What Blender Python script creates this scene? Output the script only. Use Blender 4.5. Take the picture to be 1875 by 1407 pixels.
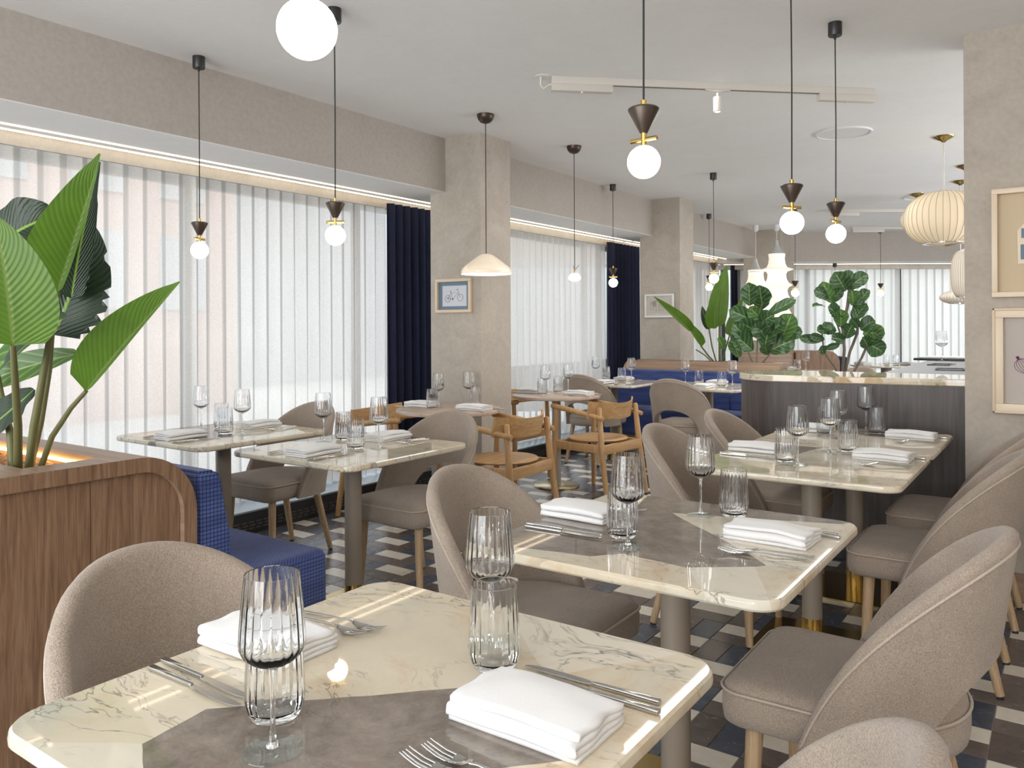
import bpy, bmesh, math, random
from mathutils import Vector, Matrix, noise
PI = math.pi
random.seed(7)
S = bpy.context.scene
COL = S.collection
for o in list(bpy.data.objects):
    bpy.data.objects.remove(o)

# ---------------------------------------------------------------- camera
H = 1.31
F_PX, CX, CY, YAW, ROLL = 1449.5, 937.5, 596.9, 0.6117, -0.005
W_PX, H_PX = 1875, 1407
fw = Vector((-math.sin(YAW), math.cos(YAW), 0))
rt = Vector((math.cos(YAW), math.sin(YAW), 0))
upv = Vector((0, 0, 1))
rt2 = rt * math.cos(ROLL) + upv * math.sin(ROLL)
up2 = upv * math.cos(ROLL) - rt * math.sin(ROLL)
cam_d = bpy.data.cameras.new('camera')
cam = bpy.data.objects.new('camera', cam_d)
COL.objects.link(cam)
m = Matrix((rt2, up2, -fw)).transposed().to_4x4()
m.translation = (0, 0, H)
cam.matrix_world = m
cam_d.sensor_fit = 'HORIZONTAL'
cam_d.sensor_width = 36
cam_d.lens = F_PX / W_PX * 36
cam_d.shift_x = (W_PX / 2 - CX) / W_PX
cam_d.shift_y = (CY - H_PX / 2) / W_PX
cam_d.clip_start = 0.02
S.camera = cam

# ---------------------------------------------------------------- world, lights, exposure
S.view_settings.view_transform = 'Standard'
S.view_settings.look = 'None'
S.view_settings.gamma = 1
S.view_settings.use_curve_mapping = False
S.view_settings.exposure = 0.34
S.cycles.use_denoising = True
S.cycles.max_bounces = 20
S.cycles.use_adaptive_sampling = True
S.cycles.adaptive_threshold = 0.02
S.cycles.diffuse_bounces = 5
S.cycles.glossy_bounces = 4
S.cycles.transmission_bounces = 20
S.cycles.transparent_max_bounces = 16
S.cycles.sample_clamp_indirect = 6
world = bpy.data.worlds.new('overcast_sky')
S.world = world
world.use_nodes = True
bg = world.node_tree.nodes['Background']
bg.inputs[0].default_value = (0.86, 0.93, 1.0, 1)
bg.inputs[1].default_value = 2.6


def area(name, loc, rot, sx, sy, power, col=(1, 1, 1)):
    l = bpy.data.lights.new(name, 'AREA')
    l.shape = 'RECTANGLE'
    l.size, l.size_y, l.energy, l.color = sx, sy, power, col
    o = bpy.data.objects.new(name, l)
    o.location, o.rotation_euler = loc, rot
    COL.objects.link(o)
    return o


# added fill lights, standing in for light from the unseen rest of the room
area('overhead_fill', (1.6, -1.8, 2.60), (0, 0, 0), 2.4, 2.0, 24, (1.0, 0.95, 0.88))
area('overhead_fill', (1.9, 2.0, 2.66), (0, 0, 0), 0.8, 2.4, 8, (1.0, 0.88, 0.74))
area('overhead_fill', (-1.9, 6.6, 2.66), (0, 0, 0), 0.5, 5.0, 42, (1.0, 0.97, 0.92))  # added fill under the dining room ceiling, no fixture of its own
area('overhead_fill', (1.9, 8.5, 2.66), (0, 0, 0), 1.2, 5.0, 80, (1.0, 0.96, 0.90))
area('side_fill', (-1.6, -3.1, 1.45), (-PI / 2, 0, PI), 4.5, 2.2, 190, (0.95, 0.98, 1.0))  # added upright fill panel before the solid rear wall, no window there
area('side_fill', (3.2, 0.6, 1.5), (0, PI / 2, 0), 2.2, 5.5, 10, (1.0, 0.86, 0.74))
area('side_fill', (3.2, 9.5, 1.5), (0, PI / 2, 0), 2.2, 8.0, 50, (0.97, 0.98, 1.0))  # both right-hand panels are added fill too, the wall has no opening
# added upward fills for the ceiling, behind the partition and behind the camera
area('ceiling_fill', (2.3, 8.6, 1.15), (PI, math.radians(-25), 0), 0.8, 6.0, 110, (0.96, 0.98, 1.0))
area('ceiling_fill', (1.4, -1.9, 1.0), (PI, 0, 0), 1.5, 1.5, 55, (1.0, 0.96, 0.92))


# ---------------------------------------------------------------- material helpers
def new_mat(name):
    mt = bpy.data.materials.new(name)
    mt.use_nodes = True
    nt = mt.node_tree
    return mt, nt, nt.nodes, nt.links, nt.nodes['Principled BSDF']


def rgb(*c):
    return (c[0], c[1], c[2], 1)


def pmat(name, col, rough=0.5, metal=0.0, emis=None, es=0.0, coat=0.0, spec=0.5):
    mt, nt, N, L, b = new_mat(name)
    b.inputs['Base Color'].default_value = rgb(*col)
    b.inputs['Roughness'].default_value = rough
    b.inputs['Metallic'].default_value = metal
    b.inputs['Specular IOR Level'].default_value = spec
    b.inputs['Coat Weight'].default_value = coat
    if emis:
        b.inputs['Emission Color'].default_value = rgb(*emis)
        b.inputs['Emission Strength'].default_value = es
    return mt


def coords(N, L, scale=(1, 1, 1), kind='Object', rand=0.0, rot=(0, 0, 0)):
    tc = N.new('ShaderNodeTexCoord')
    mp = N.new('ShaderNodeMapping')
    mp.inputs['Scale'].default_value = scale
    mp.inputs['Rotation'].default_value = rot
    L.new(tc.outputs[kind], mp.inputs['Vector'])
    if rand:
        oi = N.new('ShaderNodeObjectInfo')
        ml = N.new('ShaderNodeMath'); ml.operation = 'MULTIPLY'; ml.inputs[1].default_value = rand
        L.new(oi.outputs['Random'], ml.inputs[0])
        cb = N.new('ShaderNodeCombineXYZ')
        L.new(ml.outputs[0], cb.inputs[0]); L.new(ml.outputs[0], cb.inputs[1])
        L.new(cb.outputs[0], mp.inputs['Location'])
    return mp.outputs[0]


def nz(N, L, vec, scale, detail=3, rough=0.5, dist=0.0):
    n = N.new('ShaderNodeTexNoise')
    n.inputs['Scale'].default_value = scale
    n.inputs['Detail'].default_value = detail
    n.inputs['Roughness'].default_value = rough
    n.inputs['Distortion'].default_value = dist
    L.new(vec, n.inputs['Vector'])
    return n.outputs['Fac']


def ramp(N, L, fac, stops):
    r = N.new('ShaderNodeValToRGB')
    e = r.color_ramp.elements
    while len(e) < len(stops):
        e.new(0.5)
    for i, (p, c) in enumerate(stops):
        e[i].position = p
        e[i].color = rgb(*c) if isinstance(c, (tuple, list)) else (c, c, c, 1)
    L.new(fac, r.inputs[0])
    return r.outputs[0]


def mix(N, L, fac, a, b, mode='MIX'):
    x = N.new('ShaderNodeMix'); x.data_type = 'RGBA'; x.blend_type = mode
    for s, v in ((0, fac), (6, a), (7, b)):
        if isinstance(v, (int, float)):
            x.inputs[s].default_value = v
        elif isinstance(v, tuple):
            x.inputs[s].default_value = rgb(*v)
        else:
            L.new(v, x.inputs[s])
    return x.outputs[2]


def bump(N, L, b, h, strength=0.3, dist=0.002):
    u = N.new('ShaderNodeBump')
    u.inputs['Strength'].default_value = strength
    u.inputs['Distance'].default_value = dist
    L.new(h, u.inputs['Height'])
    L.new(u.outputs[0], b.inputs['Normal'])


def fabric_mat(name, c1, c2, scale=420, strength=0.9, dist=0.0016):
    mt, nt, N, L, b = new_mat(name)
    v = coords(N, L)
    n = nz(N, L, v, scale, 2, 0.6)
    big = nz(N, L, v, 9, 2)
    c = ramp(N, L, n, [(0.34, c1), (0.64, c2)])
    c = mix(N, L, 0.18, c, ramp(N, L, big, [(0.3, 0.35), (0.7, 0.75)]), 'OVERLAY')
    L.new(c, b.inputs['Base Color'])
    b.inputs['Roughness'].default_value = 0.95
    b.inputs['Specular IOR Level'].default_value = 0.15
    b.inputs['Sheen Weight'].default_value = 0.25
    b.inputs['Sheen Roughness'].default_value = 0.5
    bump(N, L, b, n, strength, dist)
    return mt


def wood_mat(name, c1, c2, c3, axis='Z', scale=1.0, rough=0.5, kind='Object', rand=5.0):
    mt, nt, N, L, b = new_mat(name)
    sc = {'Z': (9, 9, 0.55), 'X': (0.55, 9, 9), 'Y': (9, 0.55, 9)}[axis]
    v = coords(N, L, tuple(q * scale for q in sc), kind, rand)
    wv = nz(N, L, v, 1.6, 4, 0.6, 1.6)
    sc2 = {'Z': (90, 90, 3), 'X': (3, 90, 90), 'Y': (90, 3, 90)}[axis]
    fine = nz(N, L, coords(N, L, tuple(q * scale for q in sc2), kind, rand), 1.0, 3, 0.7)
    c = ramp(N, L, wv, [(0.30, c1), (0.50, c2), (0.68, c3)])
    c = mix(N, L, 0.35, c, ramp(N, L, fine, [(0.35, 0.25), (0.6, 0.62)]), 'OVERLAY')
    L.new(c, b.inputs['Base Color'])
    b.inputs['Roughness'].default_value = rough
    bump(N, L, b, fine, 0.15, 0.001)
    return mt


def plaster_mat(name, c1, c2, strength=0.15):
    mt, nt, N, L, b = new_mat(name)
    v = coords(N, L)
    n = nz(N, L, v, 3.5, 6, 0.65, 1.0)
    f = nz(N, L, v, 40, 4, 0.6)
    c = ramp(N, L, n, [(0.3, c1), (0.7, c2)])
    c = mix(N, L, 0.12, c, ramp(N, L, f, [(0.35, 0.3), (0.65, 0.7)]), 'OVERLAY')
    L.new(c, b.inputs['Base Color'])
    b.inputs['Roughness'].default_value = 0.85
    bump(N, L, b, f, strength, 0.002)
    return mt


def marble_mat(name='cream_marble', dark_at=0.78, och_at=0.52):
    mt, nt, N, L, b = new_mat(name)
    tc = N.new('ShaderNodeTexCoord'); oi = N.new('ShaderNodeObjectInfo')
    sd = N.new('ShaderNodeVectorMath'); sd.operation = 'MULTIPLY_ADD'
    L.new(oi.outputs['Color'], sd.inputs[0]); sd.inputs[1].default_value = (20, 20, 20); L.new(tc.outputs['Object'], sd.inputs[2])
    v = sd.outputs[0]
    warp = N.new('ShaderNodeTexNoise'); warp.inputs['Scale'].default_value = 2.0; warp.inputs['Detail'].default_value = 4
    L.new(v, warp.inputs['Vector'])

    def warped(k):
        vm = N.new('ShaderNodeVectorMath'); vm.operation = 'MULTIPLY_ADD'
        L.new(warp.outputs['Color'], vm.inputs[0]); vm.inputs[1].default_value = (k, k, k); L.new(v, vm.inputs[2])
        return vm.outputs[0]
    w = warped(0.35)
    base = ramp(N, L, nz(N, L, w, 2.6, 6, 0.65), [(0.28, (0.50, 0.50, 0.43)), (0.46, (0.66, 0.59, 0.46)), (0.60, (0.72, 0.64, 0.50)), (0.75, (0.78, 0.71, 0.58))])
    och = ramp(N, L, nz(N, L, w, 3.6, 8, 0.72, 0.6), [(och_at, 0.0), (och_at + 0.18, 0.75)])
    c = mix(N, L, och, base, (0.56, 0.36, 0.17))
    # angular slabs: cells of a barely warped voronoi keep straight edges
    vo = N.new('ShaderNodeTexVoronoi'); vo.feature = 'F1'; vo.inputs['Scale'].default_value = 2.1
    L.new(warped(0.06), vo.inputs['Vector'])
    sep = N.new('ShaderNodeSeparateColor'); L.new(vo.outputs['Color'], sep.inputs[0])
    pale = ramp(N, L, sep.outputs[1], [(0.70, 0.0), (0.71, 0.55)])
    c = mix(N, L, pale, c, (0.76, 0.72, 0.63))
    slab = ramp(N, L, sep.outputs[0], [(dark_at, 0.0), (dark_at + 0.005, 0.92)])
    dark = ramp(N, L, nz(N, L, w, 9, 8, 0.78), [(0.3, (0.075, 0.055, 0.045)), (0.5, (0.19, 0.155, 0.13)), (0.75, (0.33, 0.28, 0.24))])
    c = mix(N, L, slab, c, dark)
    spl = ramp(N, L, nz(N, L, w, 4.2, 8, 0.78, 1.2), [(0.68, 0.0), (0.72, 0.85)])
    c = mix(N, L, spl, c, (0.085, 0.07, 0.065))

    # drawn-out hairline veins in two directions
    def veins(ang, sc, stretch, width, seed):
        mp = N.new('ShaderNodeMapping'); mp.inputs['Rotation'].default_value = (0, 0, ang); mp.inputs['Scale'].default_value = (1.0, stretch, 1.0)
        mp.inputs['Location'].default_value = (seed, seed, 0)
        L.new(w, mp.inputs['Vector'])
        n_ = nz(N, L, mp.outputs[0], sc, 5, 0.62, 0.5)
        sb = N.new('ShaderNodeMath'); sb.operation = 'SUBTRACT'; L.new(n_, sb.inputs[0]); sb.inputs[1].default_value = 0.5
        ab = N.new('ShaderNodeMath'); ab.operation = 'ABSOLUTE'; L.new(sb.outputs[0], ab.inputs[0])
        return ramp(N, L, ab.outputs[0], [(0.0, 0.9), (width * 0.4, 0.5), (width, 0.0)])
    m1 = ramp(N, L, nz(N, L, v, 3.0, 3), [(0.40, 0.0), (0.60, 1.0)])
    m2 = ramp(N, L, nz(N, L, v, 4.3, 3), [(0.45, 0.0), (0.62, 1.0)])
    c = mix(N, L, mix(N, L, 1.0, veins(0.5, 2.2, 4.5, 0.012, 3.0), m1, 'MULTIPLY'), c, (0.24, 0.19, 0.15))
    c = mix(N, L, mix(N, L, 1.0, veins(-0.7, 2.6, 3.2, 0.010, 9.0), m2, 'MULTIPLY'), c, (0.16, 0.15, 0.14))
    L.new(c, b.inputs['Base Color'])
    b.inputs['Roughness'].default_value = 0.03
    b.inputs['Specular IOR Level'].default_value = 0.6
    return mt


def curtain_mat(name, c, see=0.27):
    mt = bpy.data.materials.new(name); mt.use_nodes = True
    nt = mt.node_tree; N, L = nt.nodes, nt.links
    N.remove(N['Principled BSDF'])
    out = N['Material Output']
    v = coords(N, L, (260, 260, 420), 'Object')
    n = nz(N, L, v, 1.0, 2, 0.5)
    v2 = coords(N, L, (14, 14, 1.2), 'Object')
    n2 = nz(N, L, v2, 1.0, 3, 0.6)
    col = mix(N, L, 0.5, ramp(N, L, n, [(0.3, (c[0] * .82, c[1] * .82, c[2] * .82)), (0.7, c)]), ramp(N, L, n2, [(0.3, (c[0] * .88, c[1] * .88, c[2] * .88)), (0.7, c)]))
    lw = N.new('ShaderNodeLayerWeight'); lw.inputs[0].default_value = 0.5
    fold_dark = ramp(N, L, lw.outputs['Facing'], [(0.10, 1.0), (0.75, 0.50)])  # fold shade put into the colour where cloth turns edge-on; also cuts see-through
    col = mix(N, L, 1.0, col, fold_dark, 'MULTIPLY')
    tr = N.new('ShaderNodeBsdfTranslucent'); L.new(col, tr.inputs[0])
    df = N.new('ShaderNodeBsdfDiffuse'); L.new(col, df.inputs[0])
    tp = N.new('ShaderNodeBsdfTransparent'); tp.inputs[0].default_value = (0.97, 0.97, 0.97, 1)
    m1 = N.new('ShaderNodeMixShader'); m1.inputs[0].default_value = 0.42
    L.new(tr.outputs[0], m1.inputs[1]); L.new(df.outputs[0], m1.inputs[2])
    m2 = N.new('ShaderNodeMixShader')
    L.new(mix(N, L, 1.0, ramp(N, L, n, [(0.35, see * 1.35), (0.65, see * 0.65)]), fold_dark, 'MULTIPLY'), m2.inputs[0])
    L.new(m1.outputs[0], m2.inputs[1]); L.new(tp.outputs[0], m2.inputs[2])
    L.new(m2.outputs[0], out.inputs[0])
    return mt


def glass_mat(name='clear_glass', clear=0.0):
    mt = bpy.data.materials.new(name); mt.use_nodes = True
    nt = mt.node_tree; N, L = nt.nodes, nt.links
    N.remove(N['Principled BSDF'])
    g = N.new('ShaderNodeBsdfGlass'); g.inputs['Color'].default_value = (0.99, 0.995, 1, 1)
    g.inputs['Roughness'].default_value = 0.0; g.inputs['IOR'].default_value = 1.45
    tp = N.new('ShaderNodeBsdfTransparent'); tp.inputs[0].default_value = (0.985, 0.99, 0.99, 1)
    mx = N.new('ShaderNodeMixShader'); mx.inputs[0].default_value = clear
    L.new(g.outputs[0], mx.inputs[1]); L.new(tp.outputs[0], mx.inputs[2])
    L.new(mx.outputs[0], N['Material Output'].inputs[0])
    return mt


def pane_mat(name='window_pane'):
    mt = bpy.data.materials.new(name); mt.use_nodes = True
    nt = mt.node_tree; N, L = nt.nodes, nt.links
    N.remove(N['Principled BSDF'])
    tp = N.new('ShaderNodeBsdfTransparent'); tp.inputs[0].default_value = (0.95, 0.975, 0.97, 1)
    gl = N.new('ShaderNodeBsdfGlossy'); gl.inputs['Roughness'].default_value = 0.01
    lw = N.new('ShaderNodeLayerWeight'); lw.inputs[0].default_value = 0.5
    mx = N.new('ShaderNodeMixShader')
    L.new(ramp(N, L, lw.outputs['Facing'], [(0.3, 0.04), (0.75, 0.12), (1.0, 0.7)]), mx.inputs[0])
    L.new(tp.outputs[0], mx.inputs[1]); L.new(gl.outputs[0], mx.inputs[2])
    L.new(mx.outputs[0], N['Material Output'].inputs[0])
    return mt


def leaf_mat(name, c1, c2, vein, translu=0.35, rough=0.35, freq=120, lines=False):
    mt, nt, N, L, b = new_mat(name)
    uv = N.new('ShaderNodeUVMap')
    sp = N.new('ShaderNodeSeparateXYZ'); L.new(uv.outputs[0], sp.inputs[0])
    # u across the blade (-1..1), v along it: side veins slant forward
    ab = N.new('ShaderNodeMath'); ab.operation = 'ABSOLUTE'; L.new(sp.outputs[0], ab.inputs[0])
    ml = N.new('ShaderNodeMath'); ml.operation = 'MULTIPLY_ADD'; L.new(ab.outputs[0], ml.inputs[0]); ml.inputs[1].default_value = -0.30; L.new(sp.outputs[1], ml.inputs[2])
    fq = N.new('ShaderNodeMath'); fq.operation = 'MULTIPLY'; L.new(ml.outputs[0], fq.inputs[0]); fq.inputs[1].default_value = freq
    sn = N.new('ShaderNodeMath'); sn.operation = 'SINE'; L.new(fq.outputs[0], sn.inputs[0])
    st = ramp(N, L, sn.outputs[0], [(0.0, c1), (1.0, c2)])
    if lines:
        st = ramp(N, L, sn.outputs[0], [(0.0, c1), (0.90, c2), (1.0, tuple(q * .55 + p * .45 for q, p in zip(vein, c2)))])
    n = nz(N, L, coords(N, L), 14, 3)
    c = mix(N, L, 0.25, st, ramp(N, L, n, [(0.3, 0.3), (0.7, 0.7)]), 'OVERLAY')
    rib = ramp(N, L, ab.outputs[0], [(0.03, 1.0), (0.07, 0.0)])
    c = mix(N, L, rib, c, vein)
    L.new(c, b.inputs['Base Color'])
    b.inputs['Roughness'].default_value = rough
    b.inputs['Specular IOR Level'].default_value = 0.4
    bump(N, L, b, sn.outputs[0], 0.25, 0.002)
    trl = N.new('ShaderNodeBsdfTranslucent')
    bc = N.new('ShaderNodeBrightContrast'); bc.inputs[1].default_value = 0.05; L.new(c, bc.inputs[0])
    L.new(bc.outputs[0], trl.inputs[0])
    mx = N.new('ShaderNodeMixShader'); mx.inputs[0].default_value = translu
    L.new(b.outputs[0], mx.inputs[1]); L.new(trl.outputs[0], mx.inputs[2])
    L.new(mx.outputs[0], N['Material Output'].inputs[0])
    return mt


def tile_mat(name, c1, c2, rough=0.24):
    mt, nt, N, L, b = new_mat(name)
    ge = N.new('ShaderNodeNewGeometry')
    oi = N.new('ShaderNodeObjectInfo')
    ad = N.new('ShaderNodeMath'); ad.operation = 'ADD'
    L.new(ge.outputs['Random Per Island'], ad.inputs[0]); L.new(oi.outputs['Random'], ad.inputs[1])
    fr = N.new('ShaderNodeMath'); fr.operation = 'FRACT'; L.new(ad.outputs[0], fr.inputs[0])
    v = coords(N, L, (1, 1, 1), 'Object', 9.0)
    n = nz(N, L, v, 22, 6, 0.65, 0.8)
    md = N.new('ShaderNodeMath'); md.operation = 'MULTIPLY_ADD'; md.inputs[1].default_value = 0.35
    L.new(fr.outputs[0], md.inputs[0]); L.new(n, md.inputs[2])
    c = ramp(N, L, md.outputs[0], [(0.35, c1), (0.95, c2)])
    L.new(c, b.inputs['Base Color'])
    r = ramp(N, L, n, [(0.3, rough * .8), (0.7, rough * 1.2)])
    L.new(r, b.inputs['Roughness'])
    bump(N, L, b, n, 0.08, 0.002)
    return mt


M = {}
M['boucle'] = fabric_mat('taupe_boucle', (0.262, 0.210, 0.168), (0.415, 0.345, 0.285), 380, 1.0, 0.0022)
M['piping'] = fabric_mat('taupe_piping', (0.36, 0.30, 0.25), (0.54, 0.46, 0.39), 600, 0.5)
M['oak'] = wood_mat('honey_oak', (0.42, 0.235, 0.095), (0.52, 0.31, 0.140), (0.58, 0.37, 0.180), 'Z', 1.6, 0.42)
M['oak_x'] = wood_mat('honey_oak_long', (0.42, 0.235, 0.095), (0.52, 0.31, 0.140), (0.58, 0.37, 0.180), 'X', 1.6, 0.42)
M['oak_leg'] = wood_mat('pale_oak', (0.38, 0.255, 0.145), (0.48, 0.335, 0.20), (0.54, 0.39, 0.245), 'Z', 2.5, 0.5)
M['walnut'] = wood_mat('walnut_veneer', (0.15, 0.082, 0.046), (0.225, 0.130, 0.076), (0.30, 0.185, 0.115), 'Z', 3.0, 0.42)
M['walnut_x'] = wood_mat('walnut_top', (0.24, 0.155, 0.105), (0.30, 0.20, 0.14), (0.36, 0.25, 0.18), 'X', 1.0, 0.42)
M['dark_wood'] = wood_mat('dark_stained_wood', (0.052, 0.040, 0.038), (0.075, 0.060, 0.056), (0.10, 0.082, 0.076), 'Z', 1.3, 0.4)
M['marble'] = marble_mat()
M['marble_counter'] = marble_mat('counter_marble', 0.99, 0.44)
M['plaster'] = plaster_mat('taupe_plaster', (0.40, 0.355, 0.305), (0.49, 0.445, 0.39))
M['plaster_light'] = plaster_mat('pale_plaster', (0.50, 0.475, 0.43), (0.60, 0.575, 0.53))
M['bulkhead'] = plaster_mat('bulkhead_paint', (0.425, 0.39, 0.355), (0.445, 0.41, 0.375), 0.02)
M['ceiling'] = plaster_mat('ceiling_paint', (0.80, 0.81, 0.82), (0.83, 0.84, 0.85), 0.04)
M['white'] = pmat('white_paint', (0.75, 0.76, 0.77), 0.5)
M['rail_white'] = pmat('white_powder_coat', (0.60, 0.57, 0.53), 0.4)
M['brass'] = pmat('brushed_brass', (0.62, 0.42, 0.13), 0.20, 1.0)
M['brass_dark'] = pmat('aged_brass', (0.40, 0.30, 0.12), 0.16, 1.0)
M['brass_pale'] = pmat('pale_brass', (0.72, 0.63, 0.42), 0.28, 1.0)
M['post'] = pmat('taupe_lacquer', (0.31, 0.265, 0.215), 0.35)
M['steel'] = pmat('polished_steel', (0.56, 0.55, 0.53), 0.14, 1.0)
M['black'] = pmat('black_metal', (0.022, 0.021, 0.022), 0.35)
M['bronze'] = pmat('dark_bronze', (0.07, 0.052, 0.040), 0.32, 0.6)
M['cord'] = pmat('black_cable', (0.015, 0.014, 0.014), 0.6)
M['cord_white'] = pmat('pale_cable', (0.72, 0.68, 0.60), 0.6)
M['globe'] = pmat('opal_globe', (0.95, 0.90, 0.82), 0.3, 0, (1.0, 0.86, 0.68), 9.0)
M['shade_cream'] = pmat('cream_glass_shade', (0.90, 0.80, 0.66), 0.15, 0, (1.0, 0.74, 0.46), 0.16, coat=0.5)
M['shade_in'] = pmat('white_shade_inside', (0.95, 0.92, 0.86), 0.4, 0, (1.0, 0.85, 0.66), 1.3)
M['bubble'] = pmat('cream_bubble_shade', (0.74, 0.63, 0.46), 0.6, 0, (1.0, 0.78, 0.52), 0.17)
M['bubble_pale'] = pmat('pale_bubble_shade', (0.72, 0.68, 0.62), 0.6, 0, (1.0, 0.88, 0.76), 0.10)
M['silk'] = pmat('white_stretch_shade', (0.93, 0.90, 0.84), 0.6, 0, (1.0, 0.88, 0.72), 0.42)
M['led'] = pmat('warm_led', (1, 0.9, 0.75), 0.5, 0, (1.0, 0.80, 0.56), 3.2)
M['led_gold'] = pmat('golden_led', (1, 0.8, 0.4), 0.5, 0, (1.0, 0.62, 0.20), 7.0)
M['glow'] = pmat('spot_lens', (1, 0.9, 0.7), 0.5, 0, (1.0, 0.82, 0.55), 5.0)
M['linen'] = fabric_mat('white_linen', (0.72, 0.72, 0.725), (0.80, 0.80, 0.805), 900, 0.15, 0.0004)
M['navy'] = fabric_mat('navy_velvet', (0.010, 0.013, 0.030), (0.026, 0.033, 0.070), 500, 0.4)
M['blue'] = None
M['sheer'] = curtain_mat('sheer_linen', (0.93, 0.91, 0.88))
M['glass'] = glass_mat()
M['pane'] = pane_mat()
M['glass_foot'] = pane_mat('clear_glass_foot')
M['grout'] = pmat('grey_grout', (0.42, 0.42, 0.43), 0.8)
M['tile_white'] = tile_mat('cream_tile', (0.66, 0.62, 0.54), (0.76, 0.72, 0.64))
M['tile_brown'] = tile_mat('brown_grey_tile', (0.092, 0.076, 0.070), (0.165, 0.140, 0.130))
M['tile_blue'] = tile_mat('slate_blue_tile', (0.050, 0.062, 0.090), (0.095, 0.115, 0.155))
M['gravel'] = fabric_mat('clay_pebble', (0.30, 0.15, 0.06), (0.55, 0.32, 0.15), 30, 0.3)
M['leaf'] = leaf_mat('green_leaf', (0.085, 0.19, 0.010), (0.108, 0.225, 0.016), (0.16, 0.25, 0.05), 0.40, 0.32)
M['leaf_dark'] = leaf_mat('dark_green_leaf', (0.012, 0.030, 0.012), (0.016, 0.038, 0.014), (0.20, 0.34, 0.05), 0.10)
M['fig'] = leaf_mat('fig_leaf', (0.035, 0.095, 0.032), (0.060, 0.140, 0.045), (0.24, 0.34, 0.14), 0.22, 0.3, 34, True)
M['fig_light'] = leaf_mat('bright_fig_leaf', (0.075, 0.175, 0.040), (0.11, 0.23, 0.055), (0.34, 0.44, 0.18), 0.3, 0.3, 34, True)
M['stem'] = pmat('plant_stem', (0.13, 0.13, 0.05), 0.5)
M['bark'] = wood_mat('grey_bark', (0.10, 0.08, 0.06), (0.17, 0.14, 0.11), (0.22, 0.19, 0.15), 'Z', 3.0, 0.8)
M['frame_pale'] = pmat('pale_wood_frame', (0.68, 0.55, 0.41), 0.5)
M['frame_cream'] = pmat('cream_frame', (0.74, 0.62, 0.47), 0.4)
M['mat_blue'] = pmat('blue_mount', (0.15, 0.22, 0.29), 0.7)
M['paper'] = pmat('white_paper', (0.60, 0.62, 0.68), 0.8)
M['paper_cream'] = pmat('cream_board', (0.60, 0.49, 0.34), 0.8)
M['paper_grey'] = pmat('pinkish_grey_paper', (0.50, 0.45, 0.42), 0.8)
M['ink'] = pmat('ink_line', (0.05, 0.05, 0.06), 0.8)
M['ink_plum'] = pmat('plum_ink', (0.18, 0.04, 0.12), 0.8)
M['grey_top'] = pmat('grey_worktop', (0.33, 0.345, 0.37), 0.55)
M['lip'] = pmat('blue_grey_sill', (0.32, 0.38, 0.43), 0.25, 0.3)
M['brick'] = pmat('pale_red_brick', (0.62, 0.44, 0.38), 0.9)
M['street'] = pmat('pale_paving', (0.62, 0.60, 0.57), 0.9)
M['facade'] = pmat('grey_facade', (0.50, 0.51, 0.52), 0.9)
M['mullion'] = pmat('dark_window_frame', (0.10, 0.095, 0.09), 0.4)


def blue_weave():
    mt, nt, N, L, b = new_mat('blue_woven_fabric')
    v = coords(N, L, (1, 1, 1), 'Object')
    sp = N.new('ShaderNodeSeparateXYZ'); L.new(v, sp.inputs[0])

    def sq(out, k, ph=0.0):
        ml = N.new('ShaderNodeMath'); ml.operation = 'MULTIPLY_ADD'; L.new(out, ml.inputs[0]); ml.inputs[1].default_value = k; ml.inputs[2].default_value = ph
        sn = N.new('ShaderNodeMath'); sn.operation = 'SINE'; L.new(ml.outputs[0], sn.inputs[0])
        ab = N.new('ShaderNodeMath'); ab.operation = 'ABSOLUTE'; L.new(sn.outputs[0], ab.inputs[0])
        return ab.outputs[0]
    k = PI / 0.0135
    xy = N.new('ShaderNodeMath'); xy.operation = 'ADD'; L.new(sp.outputs[0], xy.inputs[0]); L.new(sp.outputs[1], xy.inputs[1])
    a = sq(xy.outputs[0], k)
    z = sq(sp.outputs[2], k, 0.4)
    dxy = N.new('ShaderNodeMath'); dxy.operation = 'SUBTRACT'; L.new(sp.outputs[0], dxy.inputs[0]); L.new(sp.outputs[1], dxy.inputs[1])
    d = sq(dxy.outputs[0], k)
    ge = N.new('ShaderNodeNewGeometry')
    sn = N.new('ShaderNodeSeparateXYZ'); L.new(ge.outputs['Normal'], sn.inputs[0])
    up = N.new('ShaderNodeMath'); up.operation = 'GREATER_THAN'; up.inputs[1].default_value = 0.6; L.new(sn.outputs[2], up.inputs[0])
    other = mix(N, L, up.outputs[0], z, d)
    mn = N.new('ShaderNodeMath'); mn.operation = 'MINIMUM'; L.new(a, mn.inputs[0]); L.new(other, mn.inputs[1])
    cell = ramp(N, L, mn.outputs[0], [(0.15, 0.0), (0.45, 1.0)])
    band = nz(N, L, coords(N, L, (3, 3, 22)), 1.0, 3, 0.6)
    square_col = ramp(N, L, band, [(0.35, (0.042, 0.068, 0.215)), (0.65, (0.082, 0.125, 0.345))])  # colour of the weave squares, mottled in bands by noise
    c = mix(N, L, cell, (0.012, 0.018, 0.060), square_col)
    L.new(c, b.inputs['Base Color'])
    b.inputs['Roughness'].default_value = 0.9
    b.inputs['Specular IOR Level'].default_value = 0.2
    b.inputs['Sheen Weight'].default_value = 0.2
    bump(N, L, b, cell, 0.5, 0.002)
    return mt


M['blue'] = blue_weave()


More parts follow.
